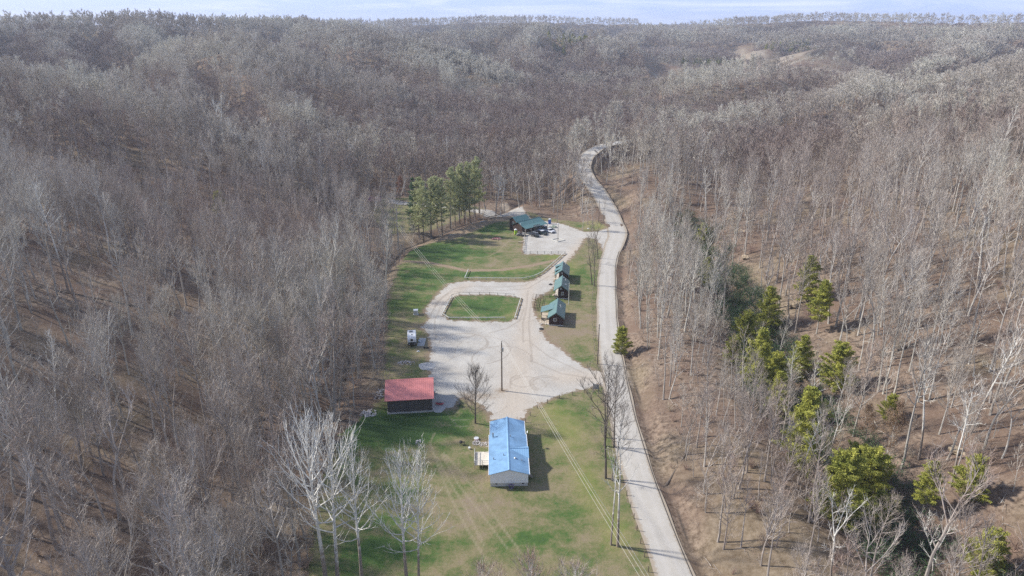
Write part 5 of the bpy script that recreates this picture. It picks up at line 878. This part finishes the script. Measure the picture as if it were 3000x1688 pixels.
def toilet(x, y, rz, mat, label):
    e = empty('portable_toilet', (x, y, 0), rz, label, 'toilet', 'portable toilets by the lodge'); b = MB().box((0, 0, 1.03), (1.1, 1.1, 2.0)).build('body', M[mat], e, bev=.08)
    MB().box((0, 0, .06), (1.2, 1.2, .14)).build('base', M['black'], e); MB().prism([(-.62, 2.02), (.62, 2.02), (.5, 2.28), (0, 2.42), (-.5, 2.28)], -.6, .6).build('roof', M['white'], e, bev=.04)
    d = MB().box((0, -.57, 1.0), (.72, .04, 1.75)).build('door', M[mat], e); MB().box((.26, -.61, 1.05), (.05, .04, .2)).build('handle', M['grey'], d); MB().box((0, -.58, 1.95), (.5, .04, .1)).build('vent', M['grey'], e)
toilet(1.6, 283.7, .15, 'lime', 'lime green portable toilet with a white roof at the left end of the lodge'); toilet(16.9, 300.3, -.3, 'bluep', 'blue portable toilet with a white roof behind the lodge lot')
# plum-roofed shed half hidden at far left
psx, psy = G(1104, 600); ps = empty('shed', (psx - 1, psy, 0), .1, 'small plum-roofed shed half hidden by trees left of the gravel drive', 'shed')
m = MB(); m.prism([(-2.5, -.3), (2.5, -.3), (2.5, 2.6), (0, 4.0), (-2.5, 2.6)], -3, 3, 'x'); m.build('wall', M['wood'], ps); slopes([((0, 4.05), (-2.9, 2.35)), ((0, 4.05), (2.9, 2.35))], -3.4, 3.4, M['plum'], 'roof', ps); MB().box((1, -2.54, 1.1), (1, .06, 2)).build('door', M['log_wall'], ps)

# ---------------------------------------------------------------- vehicles
def wheel(parent, x, y, r, wd=.22):
    o = MB().bar((x, y - wd / 2, r), (x, y + wd / 2, r), r, 14).build('wheel', M['black'], parent); MB().bar((x, y - wd / 2 - .01, r), (x, y + wd / 2 + .01, r), r * .55, 10).build('rim', M['steel'], o)
def car(name, x, y, rz, label, cat, L=4.6, Wd=1.8, body='carwhite', roof=None, kind='suv', grp=None):
    e = empty(name, (x, y, .03), rz, label, cat, grp); h = L / 2
    lower = [(-h, .42), (-h + .1, .95), (-h + 1.2, 1.02), (h - .1, 1.0), (h, .6), (h, .38), (h - .5, .3), (-h + .4, .3)]
    MB().prism(lower, -Wd / 2, Wd / 2).build('body', M[body], e, bev=.06)
    if kind == 'suv': cabp = [(-h + 1.15, 1.0), (-h + 1.75, 1.62), (h - .35, 1.66), (h - .12, 1.0)]; top = (-h + 1.72, h - .38)
    else: cabp = [(-h + 1.3, 1.0), (-h + 1.9, 1.6), (-h + 3.1, 1.62), (-h + 3.35, 1.0)]; top = (-h + 1.86, -h + 3.12)
    MB().prism(cabp, -Wd / 2 + .1, Wd / 2 - .1).build('cab_glass', M['glass'], e); MB().box(((top[0] + top[1]) / 2, 0, 1.66), (top[1] - top[0], Wd - .2, .07)).build('roof', M[roof or body], e, bev=.03)
    m = MB(); 
    for s in (-1, 1): 
        for xx in (top[0] + .05, (top[0] + top[1]) / 2, top[1] - .05): m.box((xx, s * (Wd / 2 - .11), 1.33), (.1, .06, .66))
    m.build('pillars', M[body], e)
    if kind == 'pickup': MB().box(((-h + 3.4 + h - .1) / 2, 0, 1.04), (h - .1 + h - 3.4, Wd - .12, .07)).build('bed_cover', M['black'], e)
    for s in (-1, 1):
        MB().box((-h + .02, s * (Wd / 2 - .3), .75), (.08, .3, .16)).build('headlight', M['white'], e); MB().box((h - .0, s * (Wd / 2 - .15), .8), (.06, .15, .25)).build('tail_light', M['red_paint'], e)
        for xx in (-h + .85, h - .85): wheel(e, xx, s * (Wd / 2 - .08), .36)
    MB().box((-h - .02, 0, .45), (.14, Wd - .1, .2)).build('front_bumper', M['black'], e); MB().box((h + .02, 0, .45), (.14, Wd - .1, .2)).build('rear_bumper', M['black'], e); return e
car('suv', 12.9, 284.0, R(136), 'dark green off-road wagon with a white roof, nearest of the vehicles at the lodge', 'car', 4.6, 1.85, 'carblack', 'carwhite')
car('pickup_truck', 16.1, 287.4, R(128), 'white pickup truck with a black bed cover parked beside the dark wagon', 'truck', 5.4, 1.95, 'carwhite', None, 'pickup')
car('white_car', 12.2, 288.6, R(130), 'white car parked tight against the lodge porch', 'car', 4.3, 1.8, 'carwhite', None)
car('white_car', 14.3, 290.6, R(130), 'white car parked between the lodge porch and the pickup truck', 'car', 4.2, 1.8, 'carwhite', None)
def buggy(x, y, rz, label, mat='black', s=1.):
    e = empty('off_road_buggy', (x, y, .03), rz, label, 'buggy', 'off-road buggies at the lodge'); e.scale = (s, s, s)
    MB().prism([(-1.3, .45), (-1.2, .85), (-.5, .95), (-.2, .6), (.6, .6), (.7, .95), (1.3, .95), (1.3, .45)], -.6, .6).build('body', M[mat], e)
    MB().box((0, -.3, .8), (.5, .45, .12)).box((0, .3, .8), (.5, .45, .12)).box((.28, -.3, 1.05), (.1, .45, .5)).box((.28, .3, 1.05), (.1, .45, .5)).build('seat', M['grey'], e)
    m = MB()
    for s_ in (-1, 1): m.bar((-.6, s_ * .6, .9), (-.3, s_ * .6, 1.75), .035).bar((-.3, s_ * .6, 1.75), (.6, s_ * .6, 1.75), .035).bar((.6, s_ * .6, 1.75), (.75, s_ * .6, .9), .035)
    m.bar((-.3, -.6, 1.75), (-.3, .6, 1.75), .035).bar((.6, -.6, 1.75), (.6, .6, 1.75), .035).box((.15, 0, 1.79), (.95, 1.25, .04)).build('roll_cage', M['grey'], e)
    for xx in (-.95, .95):
        for s_ in (-1, 1): wheel(e, xx, s_ * .68, .34, .26)
buggy(9.3, 281.3, R(70), 'black off-road buggy on the gravel left of the dark wagon'); buggy(10.4, 280.2, R(100), 'dark off-road buggy parked nearest the lamp post', 'carblack')
buggy(3.0, 282.2, R(20), 'blue-grey off-road buggy parked beside the lime toilet', 'grey', .85); buggy(4.6, 281.2, R(10), 'small black off-road buggy between the lime toilet and the lot fence', 'black', .75)
# --- camper trailer
ct = empty('camper_trailer', (-28.3, 177.3, hz(-28.3, 177.3) + .05), R(8), 'white camper trailer parked on the grass left of the gravel lot', 'camper')
MB().prism([(-2.9, .75), (-2.75, 2.2), (-2.3, 2.75), (2.5, 2.75), (2.95, 2.45), (3.0, 1.3), (2.6, .6), (-2.5, .6)], -1.2, 1.2, 'x').build('body', M['white'], ct, bev=.12)
MB().prism([(-2.93, .8), (-2.84, 1.45), (-2.82, 1.45), (-2.9, .78)], -1.1, 1.1, 'x').box((0, -2.95, .85), (2.3, .12, .55)).build('rear_panel', M['black'], ct)
MB().box((0, -2.72, 2.05), (.7, .2, .55)).build('rear_window', M['glass'], ct)
MB().box((-.2, 1.3, 2.86), (.9, .7, .24)).box((.1, -.6, 2.8), (.4, .4, .12)).build('roof_vent', M['grey'], ct); MB().box((1.22, .3, 1.55), (.05, .65, 1.8)).build('door', M['white'], ct)
for y in (-1.6, 1.6): MB().box((1.22, y, 1.9), (.05, .8, .5)).build('window', M['glass'], ct)
for s in (-1, 1):
    wheel(ct, 0, 0, .01, .01) if False else None
    for y in (-.5, .4): o = MB().bar((s * 1.0, y, .36), (s * 1.22, y, .36), .36, 12).build('wheel', M['black'], ct); MB().bar((s * 1.0, y, .36), (s * 1.24, y, .36), .18, 8).build('rim', M['steel'], o)
for s in (-1, 1): MB().bar((s * .8, -3.03, .95), (s * .8, -3.08, .95), .13, 10).build('tail_light', M['white'], ct)
MB().bar((-.5, 2.9, .5), (0, 4.1, .5), .06).bar((.5, 2.9, .5), (0, 4.1, .5), .06).bar((0, 4.1, 0), (0, 4.1, .6), .05).build('hitch', M['grey'], ct)
st_ = empty('folding_steps', (-26.4, 177.6, 0), R(8), 'small metal step set beside the camper trailer door', 'steps'); m = MB(); [m.box((.18 * k, 0, .55 - .2 * k), (.25, .7, .04)) for k in range(3)]; m.build('tread', M['steel'], st_); MB().bar((.4, -.36, .0), (-.1, -.36, .6), .02).bar((.4, .36, 0), (-.1, .36, .6), .02).build('frame', M['grey'], st_)
# concrete pads
def pad(name, px, rx, ry, label, blob=False):
    x, y = px; n = 16; P = [(rx * (1 + .12 * math.sin(3 * a)) * math.cos(a), ry * (1 + .1 * math.cos(2 * a)) * math.sin(a)) for a in [k * 6.283 / n for k in range(n)]] if blob else [(-rx, -ry), (rx, -ry), (rx, ry), (-rx, ry)]
    n = len(P); m = MB().poly([(a, b, -.2) for a, b in P] + [(a, b, .08) for a, b in P], [(k, (k + 1) % n, n + (k + 1) % n, n + k) for k in range(n)] + [tuple(range(n, 2 * n))]); o = m.build(name, M['concrete'], kind='structure'); o.location = (x, y, hz(x, y)); tag(o, label, 'pad')
pad('concrete_pad', (-25.6, 177.6), 1.0, 2.6, 'pale concrete pad beside the camper trailer'); pad('gravel_heap', (*C(2, 575, 840),), 2.2, 2.4, 'smooth pale round patch at the left edge of the gravel lot', True)
pad('barn_apron', (-17.2, 141.6), 1.5, 2.2, 'grey concrete apron right of the barn', True)
# --- utility box, sign, lamp and small things
ub = empty('utility_box', (*C(2, 482, 405), hz(*C(2, 482, 405)) + .03), .1, 'white boxy utility cabinet on the grass above the camper trailer', 'cabinet')
MB().box((0, 0, .75), (1.3, 1.2, 1.5)).build('body', M['white'], ub, bev=.08); MB().box((0, 0, 1.54), (1.4, 1.3, .1)).build('lid', M['white'], ub); MB().box((0, -.62, .8), (.9, .04, 1.)).build('door', M['rail'], ub); MB().box((0, 0, .03), (1.6, 1.5, .12)).build('base', M['concrete'], ub)
sx_, sy_ = C(2, 1990, 1060); sn = empty('entrance_sign', (sx_, sy_, 0), -.15, 'grey square board on two posts at the lot entrance', 'sign')
for s in (-1, 1): MB().box((s * .6, 0, 1.1), (.12, .12, 2.3)).build('post', M['wood'], sn)
b = MB().box((0, -.09, 1.7), (1.5, .08, 1.3)).build('board', M['signface'], sn); MB().box((0, -.14, 2.1), (1.0, .03, .12)).box((-.1, -.14, 1.75), (.8, .03, .1)).box((.05, -.14, 1.45), (.9, .03, .1)).build('lettering', M['rail'], b)
lp = empty('lamp_post', (18.9, 273.0, 0), 0, 'lamp post with a round pale head in the square timber border of the far lot', 'lamp post'); MB().bar((0, 0, 0), (0, 0, 7.6), .13, 8, .09).build('pole', M['greypole'], lp)
MB().bar((0, 0, 7.5), (0, 0, 7.75), .18, 10, .32).bar((0, 0, 7.75), (0, 0, 8.1), .32, 10, .15).build('lamp_head', M['white'], lp)
fr = empty('timber_border', (19.2, 275.4, .03), R(38), 'square of pale timbers laid around the foot of the lamp post', 'border')
for s in (-1, 1): MB().box((0, s * 1.9, .14), (4.1, .25, .28)).build('timber', M['rail'], fr); MB().box((s * 1.9, 0, .14), (.25, 3.5, .28)).build('timber', M['rail'], fr)
def picnic(x, y, rz, mat, label):
    e = empty('picnic_table', (x, y, .03), rz, label, 'table', 'picnic tables and benches'); MB().box((0, 0, .75), (1.9, .75, .06)).build('tabletop', M[mat], e)
    for s in (-1, 1): MB().box((0, s * .7, .45), (1.9, .28, .05)).build('bench', M[mat], e)
    for s in (-1, 1): MB().box((s * .7, 0, .38), (.08, 1.45, .08)).bar((s * .7, -.6, 0), (s * .7, -.25, .74), .04).bar((s * .7, .6, 0), (s * .7, .25, .74), .04).build('leg', M[mat], e)
M['greenpaint'] = plain('green_paint', (.06, .16, .10), .6, 0, .1, 2)
picnic(17.1, 292.3, R(-50), 'greenpaint', 'green picnic table on the gravel near the blue toilet'); picnic(18.6, 294.4, R(-45), 'greenpaint', 'green picnic table behind the first one near the blue toilet')
lb_ = empty('log_bench', (*C(4, 640, 960), .03), .05, 'pale double-plank bench on the grass left of the far lot fence', 'bench')
MB().box((0, -.25, .42), (1.9, .3, .12)).build('seat', M['stone'], lb_); MB().box((0, .25, .42), (1.9, .3, .12)).build('seat', M['stone'], lb_)
for s in (-1, 1): MB().box((s * .7, 0, .2), (.25, .7, .36)).build('leg', M['wood'], lb_)
fx, fy = C(4, 40, 865); wp = empty('wood_pile', (fx, fy, .05), 0, 'untidy pinkish pile of cut wood round a fire spot on the field', 'wood pile'); m = MB(); m2 = MB()
for k in range(34): a = rnd.uniform(0, 6.283); r = rnd.uniform(.3, 2.2); q = rnd.uniform(0, 3.14); (m if k % 3 else m2).bar((r * math.cos(a) - .5 * math.cos(q), r * .6 * math.sin(a) - .5 * math.sin(q), .1 + .25 * rnd.random()), (r * math.cos(a) + .5 * math.cos(q), r * .6 * math.sin(a) + .5 * math.sin(q), .15 + .4 * rnd.random()), rnd.uniform(.07, .14), 6)
m.build('logs', M['pink_wood'], wp); m2.build('split_logs', M['red_paint'], wp)
def loglay(name, x, y, rz, L, r, mat, label, cat='log', grp=None):
    m = MB().bar((-L / 2, 0, r), (L / 2, 0, r * 1.1), r, 8, r * .75).bar((L * .1, 0, r), (L * .25, L * .12, r * 2), r * .4, 5, r * .15); o = m.build(name, M[mat]); o.location = (x, y, hz(x, y)); e_ = L * .45; z0, z1 = hz(x - e_ * math.cos(rz), y - e_ * math.sin(rz)), hz(x + e_ * math.cos(rz), y + e_ * math.sin(rz)); o.location.z = (z0 + z1) / 2; o.rotation_euler = (0, -math.atan2(z1 - z0, 2 * e_), rz); tag(o, label, cat, grp)
loglay('fallen_log', *C(1, 790, 885), .3, 3.2, .22, 'stone', 'pale log lying on the field below the pine row', grp='logs on the field'); loglay('fallen_log', *C(1, 1040, 775), .7, 2.6, .25, 'rubble', 'short pale log at the right end of the pine row', grp='logs on the field'); loglay('fallen_log', *C(1, 960, 785), .8, 2.4, .2, 'stone', 'weathered log on the bank beside the pine row', grp='logs on the field')
for i, (u, v, rz, L) in enumerate(((1700, 1180, .9, 9), (250, 755, .1, 22), (2050, 1290, .7, 8), (640, 1060, .4, 9), (2300, 870, .1, 9), (700, 1200, 2.4, 10), (2200, 1140, .3, 8))):
    x, y = RM(u * K, v * K); loglay('fallen_tree', x, y, rz, L, .24, 'pole', ('dark fallen trunk on the bank just right of the near road', 'very long dark fallen trunk high in the left wood', 'dark fallen trunk near the bottom right among the evergreens', 'fallen trunk in the left wood beside the stream bank', 'fallen trunk high on the right slope above the ravine', 'slanting fallen trunk on the stream bank behind the pale trees', 'fallen trunk low on the right slope beside the rock ledge')[i], 'fallen tree', 'fallen trees in the woods')
ky = empty('red_sled', (*C(2, 682, 1164), .12), -.05, 'small red hull lying on the pale apron right of the barn', 'boat'); MB().prism([(-.9, .28), (-1.0, .45), (1.0, .45), (.85, .26), (.6, .12), (-.6, .12)], -.28, .28).build('hull', M['red_paint'], ky, bev=.06); MB().box((0, 0, .46), (1.3, .36, .03)).build('seat', M['black'], ky)
cr = empty('flat_cart', (*C(2, 622, 1070), .05), .3, 'small grey hand cart against the right side of the barn', 'cart'); MB().box((0, 0, .5), (1.3, .7, .08)).build('bed', M['grey'], cr); [wheel(cr, a * .4, b * .36, .22, .08) for a in (-1, 1) for b in (-1, 1)]; MB().bar((.65, 0, .5), (1.2, 0, .9), .03).build('handle', M['black'], cr)
tt = empty('tyre_pair', (*C(2, 568, 688), .05), 0, 'two old tyres lying below the camper trailer', 'tyres')
for dx in (-.4, .42):
    m = MB(); [m.bar((dx + .3 * math.cos(a), .3 * math.sin(a), .12), (dx + .3 * math.cos(a + .524), .3 * math.sin(a + .524), .12), .11, 6) for a in [k * .524 for k in range(12)]]; m.build('tyre', M['black'], tt)
# rubble heaps and rocks
def heap(name, x, y, rx, ry, n, mat, label, cat, s=(.15, .5), zz=0.):
    m = MB(); z = hz(x, y)
    for _ in range(n): a = rnd.uniform(0, 6.283); r = rnd.random() ** .6; m.rock((rx * r * math.cos(a), ry * r * math.sin(a), .25 * (1 - r) + zz), rnd.uniform(*s), rnd)
    o = m.build(name, M[mat]); o.location = (x, y, z); tag(o, label, cat)
heap('rubble_heap', *C(2, 90, 1235), 2.0, 1.8, 70, 'rubble', 'pile of pale broken stone at the lawn corner below the barn', 'rubble', (.1, .3))
heap('rubble_heap', *C(2, 170, 1075), 1.6, 2.6, 55, 'rubble', 'grey rubble spread on the bank left of the barn', 'rubble', (.1, .26))
heap('brick_heap', *C(2, 400, 810), 2.5, 1.4, 60, 'rubble', 'scattered pale rubble on the bank between camper and barn', 'rubble', (.08, .22))
heap('white_scrap', *C(2, 500, 716), .5, .3, 7, 'white', 'small scrap of white debris on the grass below the camper', 'debris', (.1, .2))
heap('flower_bed', *C(3, 500, 330), .7, 1.3, 22, 'rubble', 'little heap of pale stones on the lawn below the barn', 'stones', (.08, .2))
heap('gravel_patch', *C(3, 1060, 345), 1.4, .9, 60, 'rubble', 'loose pale stones between the round tub and the house', 'stones', (.07, .16))
heap('white_stone', *C(1, 1925, 835), .7, .4, 6, 'white', 'white boulders on the grass island at the lodge entrance', 'boulders', (.2, .4))
for i, (u, v, rx, ry, n, lb) in enumerate(((1865, 585, 2.5, 1.5, 9, 'tan rock outcrop at the top of the ravine'), (1875, 650, 1.8, 2.0, 9, 'tan rock outcrop halfway up the ravine'), (2090, 965, 2.0, 2.5, 9, 'tan rock face right of the evergreen cluster'), (2040, 890, 2.2, 1.2, 7, 'pale ledge beside the ravine evergreens'), (2410, 1140, 1.5, 1.0, 6, 'grey ledge among trunks low on the right slope'), (2005, 770, 2.5, 1.5, 7, 'tan ledge just above the ravine cluster'))):
    x, y = RM(u * K, v * K); heap('rock_outcrop', x, y, rx, ry, n, 'sandstone', lb, 'rock', (.4, 1.1))

# ---------------------------------------------------------------- fences, poles, wires
def fence(name, pts, label, mat, step, zr, ph=1.1, pr=.07, rr_=.05, rails=True, railmat=None, closed=False, flat_rail=False, slack=0.):
    x0, y0 = pts[0]; e = empty(name, (x0, y0, hz(x0, y0)), 0, label, 'fence'); z0 = hz(x0, y0)
    Q = []
    for k in range(len(pts) - 1):
        a = np.array(pts[k]); b = np.array(pts[k + 1]); n = max(1, round(np.hypot(*(b - a)) / step)); Q += [tuple(a + (b - a) * i / n) for i in range(n)]
    Q.append(tuple(pts[-1])); pz = [hz(*q) - z0 for q in Q]
    for q, z in zip(Q, pz): MB().box((q[0] - x0, q[1] - y0, z + ph / 2 - .1), (pr * 2, pr * 2, ph + .2)).build('post', M[mat], e)
    if rails:
        for h in zr:
            m = MB()
            for k in range(len(Q) - 1): m.bar((Q[k][0] - x0, Q[k][1] - y0, pz[k] + h), (Q[k + 1][0] - x0, Q[k + 1][1] - y0, pz[k + 1] + h), rr_, 4)
            m.build('rail', M[railmat or mat], e)
    return e
fence('lot_fence', CL(2, (782, 262), (705, 408), (757, 442), (1000, 444), (1228, 442)), 'low pale rail fence along the left and near side of the grass island', 'rail', 2.6, (.55,), .6, .08, .13)
fence('lot_fence', CL(2, (1305, 258), (1362, 275), (1310, 445)), 'low pale rail fence along the right end of the grass island', 'rail', 2.6, (.55,), .6, .08, .12)
fence('lot_fence', CL(2, (782, 262), (845, 243), (1100, 240), (1305, 254)), 'dark post-and-rail fence along the far side of the grass island', 'wood', 2.9, (.9,), 1.0, .07, .05)
fence('field_fence', CL(1, (922, 1185), (892, 1256), (1130, 1258), (1380, 1259), (1470, 1240), (1545, 1205), (1640, 1122), (1732, 1040)), 'grey rail fence curving round the lower end of the big field', 'rail', 2.7, (.7,), .8, .08, .12)
fence('field_fence', CL(1, (1395, 893), (1385, 990), (1380, 1038), (1560, 1040), (1732, 1040)), 'grey post-and-rail fence round the near corner of the lodge lot', 'greypole', 2.8, (.95, .5), 1.05, .08, .06, railmat='rail')
fence('corral_fence', CL(5, (465, 745), (860, 745)), 'brown three-rail fence between the middle and nearest cabins', 'brownrail', 2.2, (1.2, .8, .4), 1.35, .08, .05)
fence('corral_fence', CL(5, (465, 745), (420, 988), (570, 990)), 'brown three-rail corral fence beside the lane at the nearest cabin', 'brownrail', 2.2, (1.2, .8, .4), 1.35, .08, .05)
fence('corral_fence', CL(5, (560, 760), (530, 925)), 'inner brown rail line of the corral by the nearest cabin', 'brownrail', 2.0, (1.1, .7), 1.25, .07, .05)
fence('roadside_fence', CL(2, (1990, 60), (1975, 130), (1956, 300), (1957, 430), (1975, 660), (1984, 790)), 'wire fence on brown posts along the road beside the cabins', 'wood', 3.1, (1.05, .55), 1.2, .07, .018)
fence('lawn_fence', CL(2, (1990, 1040), (1795, 1082), (1685, 1110), (1585, 1150), (1500, 1190), (1440, 1255), (1400, 1310)), 'sparse wooden posts with a wire along the top of the near lawn', 'wood', 4.0, (.9,), 1.1, .08, .015)
FP = CL(3, (2250, 770), (2282, 868), (2310, 965), (2335, 1065), (2365, 1173), (2397, 1285), (2430, 1410))
for i, (x, y) in enumerate(FP):
    o = MB().bar((0, 0, -.2), (0, 0, 1.25), .08, 7, .07).bar((0, 0, 1.25), (0, 0, 1.3), .07, 7, .03).build('fence_post', M['pole']); o.location = (x, y, hz(x, y)); tag(o, '%s short brown post down the verge beside the near road, counted from the top' % ('first', 'second', 'third', 'fourth', 'fifth', 'sixth', 'seventh')[i], 'post', 'posts along the near road')
def upole(name, x, y, h, z=0, arm=True, label='', r=.16, mat='pole', rz=0., box=False):
    e = empty(name, (x, y, z), rz, label, 'utility pole', None); MB().bar((0, 0, -.4), (0, 0, h), r, 8, r * .65).build('pole', M[mat], e)
    if arm: a = MB().box((0, .15, h - .7), (2.2, .1, .12)).build('crossarm', M[mat], e); [MB().bar((s, .15, h - .64), (s, .15, h - .4), .05, 6).build('insulator', M['white'], a) for s in (-.95, .0, .95)]
    else: MB().bar((0, 0, h), (0, 0, h + .2), .05, 6).build('insulator', M['white'], e)
    if box: MB().bar((.25, -.3, h - 2.6), (.25, -.3, h - 1.7), .24, 10).build('transformer', M['steel'], e); MB().bar((-.2, -.25, h - 2.9), (-.2, -.25, h - 2.7), .1, 8).build('bracket', M['white'], e)
    return e
upole('utility_pole', -2.5, 150.0, 13.5, label='tall dark utility pole with a transformer standing in the middle of the gravel lot', arm=False, box=True, r=.2)
upole('utility_pole', -42.8, 249.1, 15.5, label='slim pole at the left edge of the field carrying the wires to the lot pole', arm=False, mat='greypole')
upole('utility_pole', -50.7, 287.9, 12, label='pole with a crossarm among the trees left of the pine row', mat='greypole')
upole('utility_pole', 18.2, 205.6, 7.2, label='short pale pole at the right corner of the middle cabin', arm=False, mat='rail', r=.12)
upole('utility_pole', 22.7, 164.3, 11.5, label='pole leaning slightly by the road at the lot entrance fence', arm=False, r=.17)
upole('utility_pole', 20.4, 302.6, 14, label='slender pole rising behind the blue toilet', arm=False, mat='greypole')
upole('utility_pole', 5.7, 330.3, 13, label='slender pole behind the stream right of the gravel drive', arm=False, mat='greypole')
upole('utility_pole', 38.6, 298.4, 10, hz(38.6, 298.4), label='pole on the grass island at the lodge entrance', arm=False)
upole('utility_pole', 46.5, 361, 9, hz(46.5, 361), label='pole inside the far bend of the road', arm=False)
upole('utility_pole', 41.6, 232.0, 9, hz(41.6, 232), label='pole on the bank right of the road above the cabins', arm=False)
def wire(a, b, sag, r, label, mat='wire', grp=None, n=22):
    a, b = Vector(a), Vector(b); P = [a.lerp(b, k / n) - Vector((0, 0, 4 * sag * (k / n) * (1 - k / n))) for k in range(n + 1)]; m = MB()
    for k in range(n): m.bar(P[k], P[k + 1], r, 4)
    tag(m.build('overhead_wire', M[mat]), label, 'wire', grp)
q = ray(1855, 1640); t = (12.2 - CH) / q[2]; Qx, Qy = q[0] * t, q[1] * t; dx, dy = Qx + 2.5, Qy - 150; E1 = (-2.5 + dx * 1.5, 150 + dy * 1.5)
for i, (o, dz) in enumerate(((-.55, 0), (.2, .25), (1.5, -.9))):
    wire((-2.5 + o * .3, 150, 13.5 + dz * .4), (E1[0] + o * 1.1, E1[1], 12.6 + dz), 1.0, .02, ('bright overhead wire, lowest-left of the three crossing the near lawn', 'bright overhead wire, middle of the three crossing the near lawn', 'bright overhead wire, rightmost of the three crossing the near lawn')[i])
upole('utility_pole', E1[0], E1[1], 13, hz(*E1), label='pole beyond the near end of the lawn carrying the three bright wires')
for i, (o, dz) in enumerate(((0, 0), (.5, -1.2), (-.9, -2.2))): wire((-42.8, 249.1, 15.4 + dz), (-2.5 + o * .2, 150, 13.4 + dz * .6), 1.6, .018, ('thin wire from the field pole to the lot pole, top one', 'thin wire from the field pole to the lot pole, middle one', 'thin wire from the field pole to the lot pole, lowest one')[i])
# ---------------------------------------------------------------- haze
hb = MB().box((0, 3400, 60), (15000, 9000, 300)).build('haze', None, kind='stuff') if False else None
hm = bpy.data.materials.new('haze'); hm.use_nodes = True; t = hm.node_tree; t.nodes.clear(); o_ = t.nodes.new('ShaderNodeOutputMaterial'); pv = t.nodes.new('ShaderNodeVolumePrincipled'); pv.inputs['Density'].default_value = 0.00012; pv.inputs['Color'].default_value = (.80, .86, 1, 1); pv.inputs['Anisotropy'].default_value = .2; t.links.new(pv.outputs[0], o_.inputs[1])
hm.cycles.homogeneous_volume = True
HZ = MB().box((0, 3480, 60), (13400, 7200, 140)); ho = HZ.build('haze', hm); ho['kind'] = 'stuff'
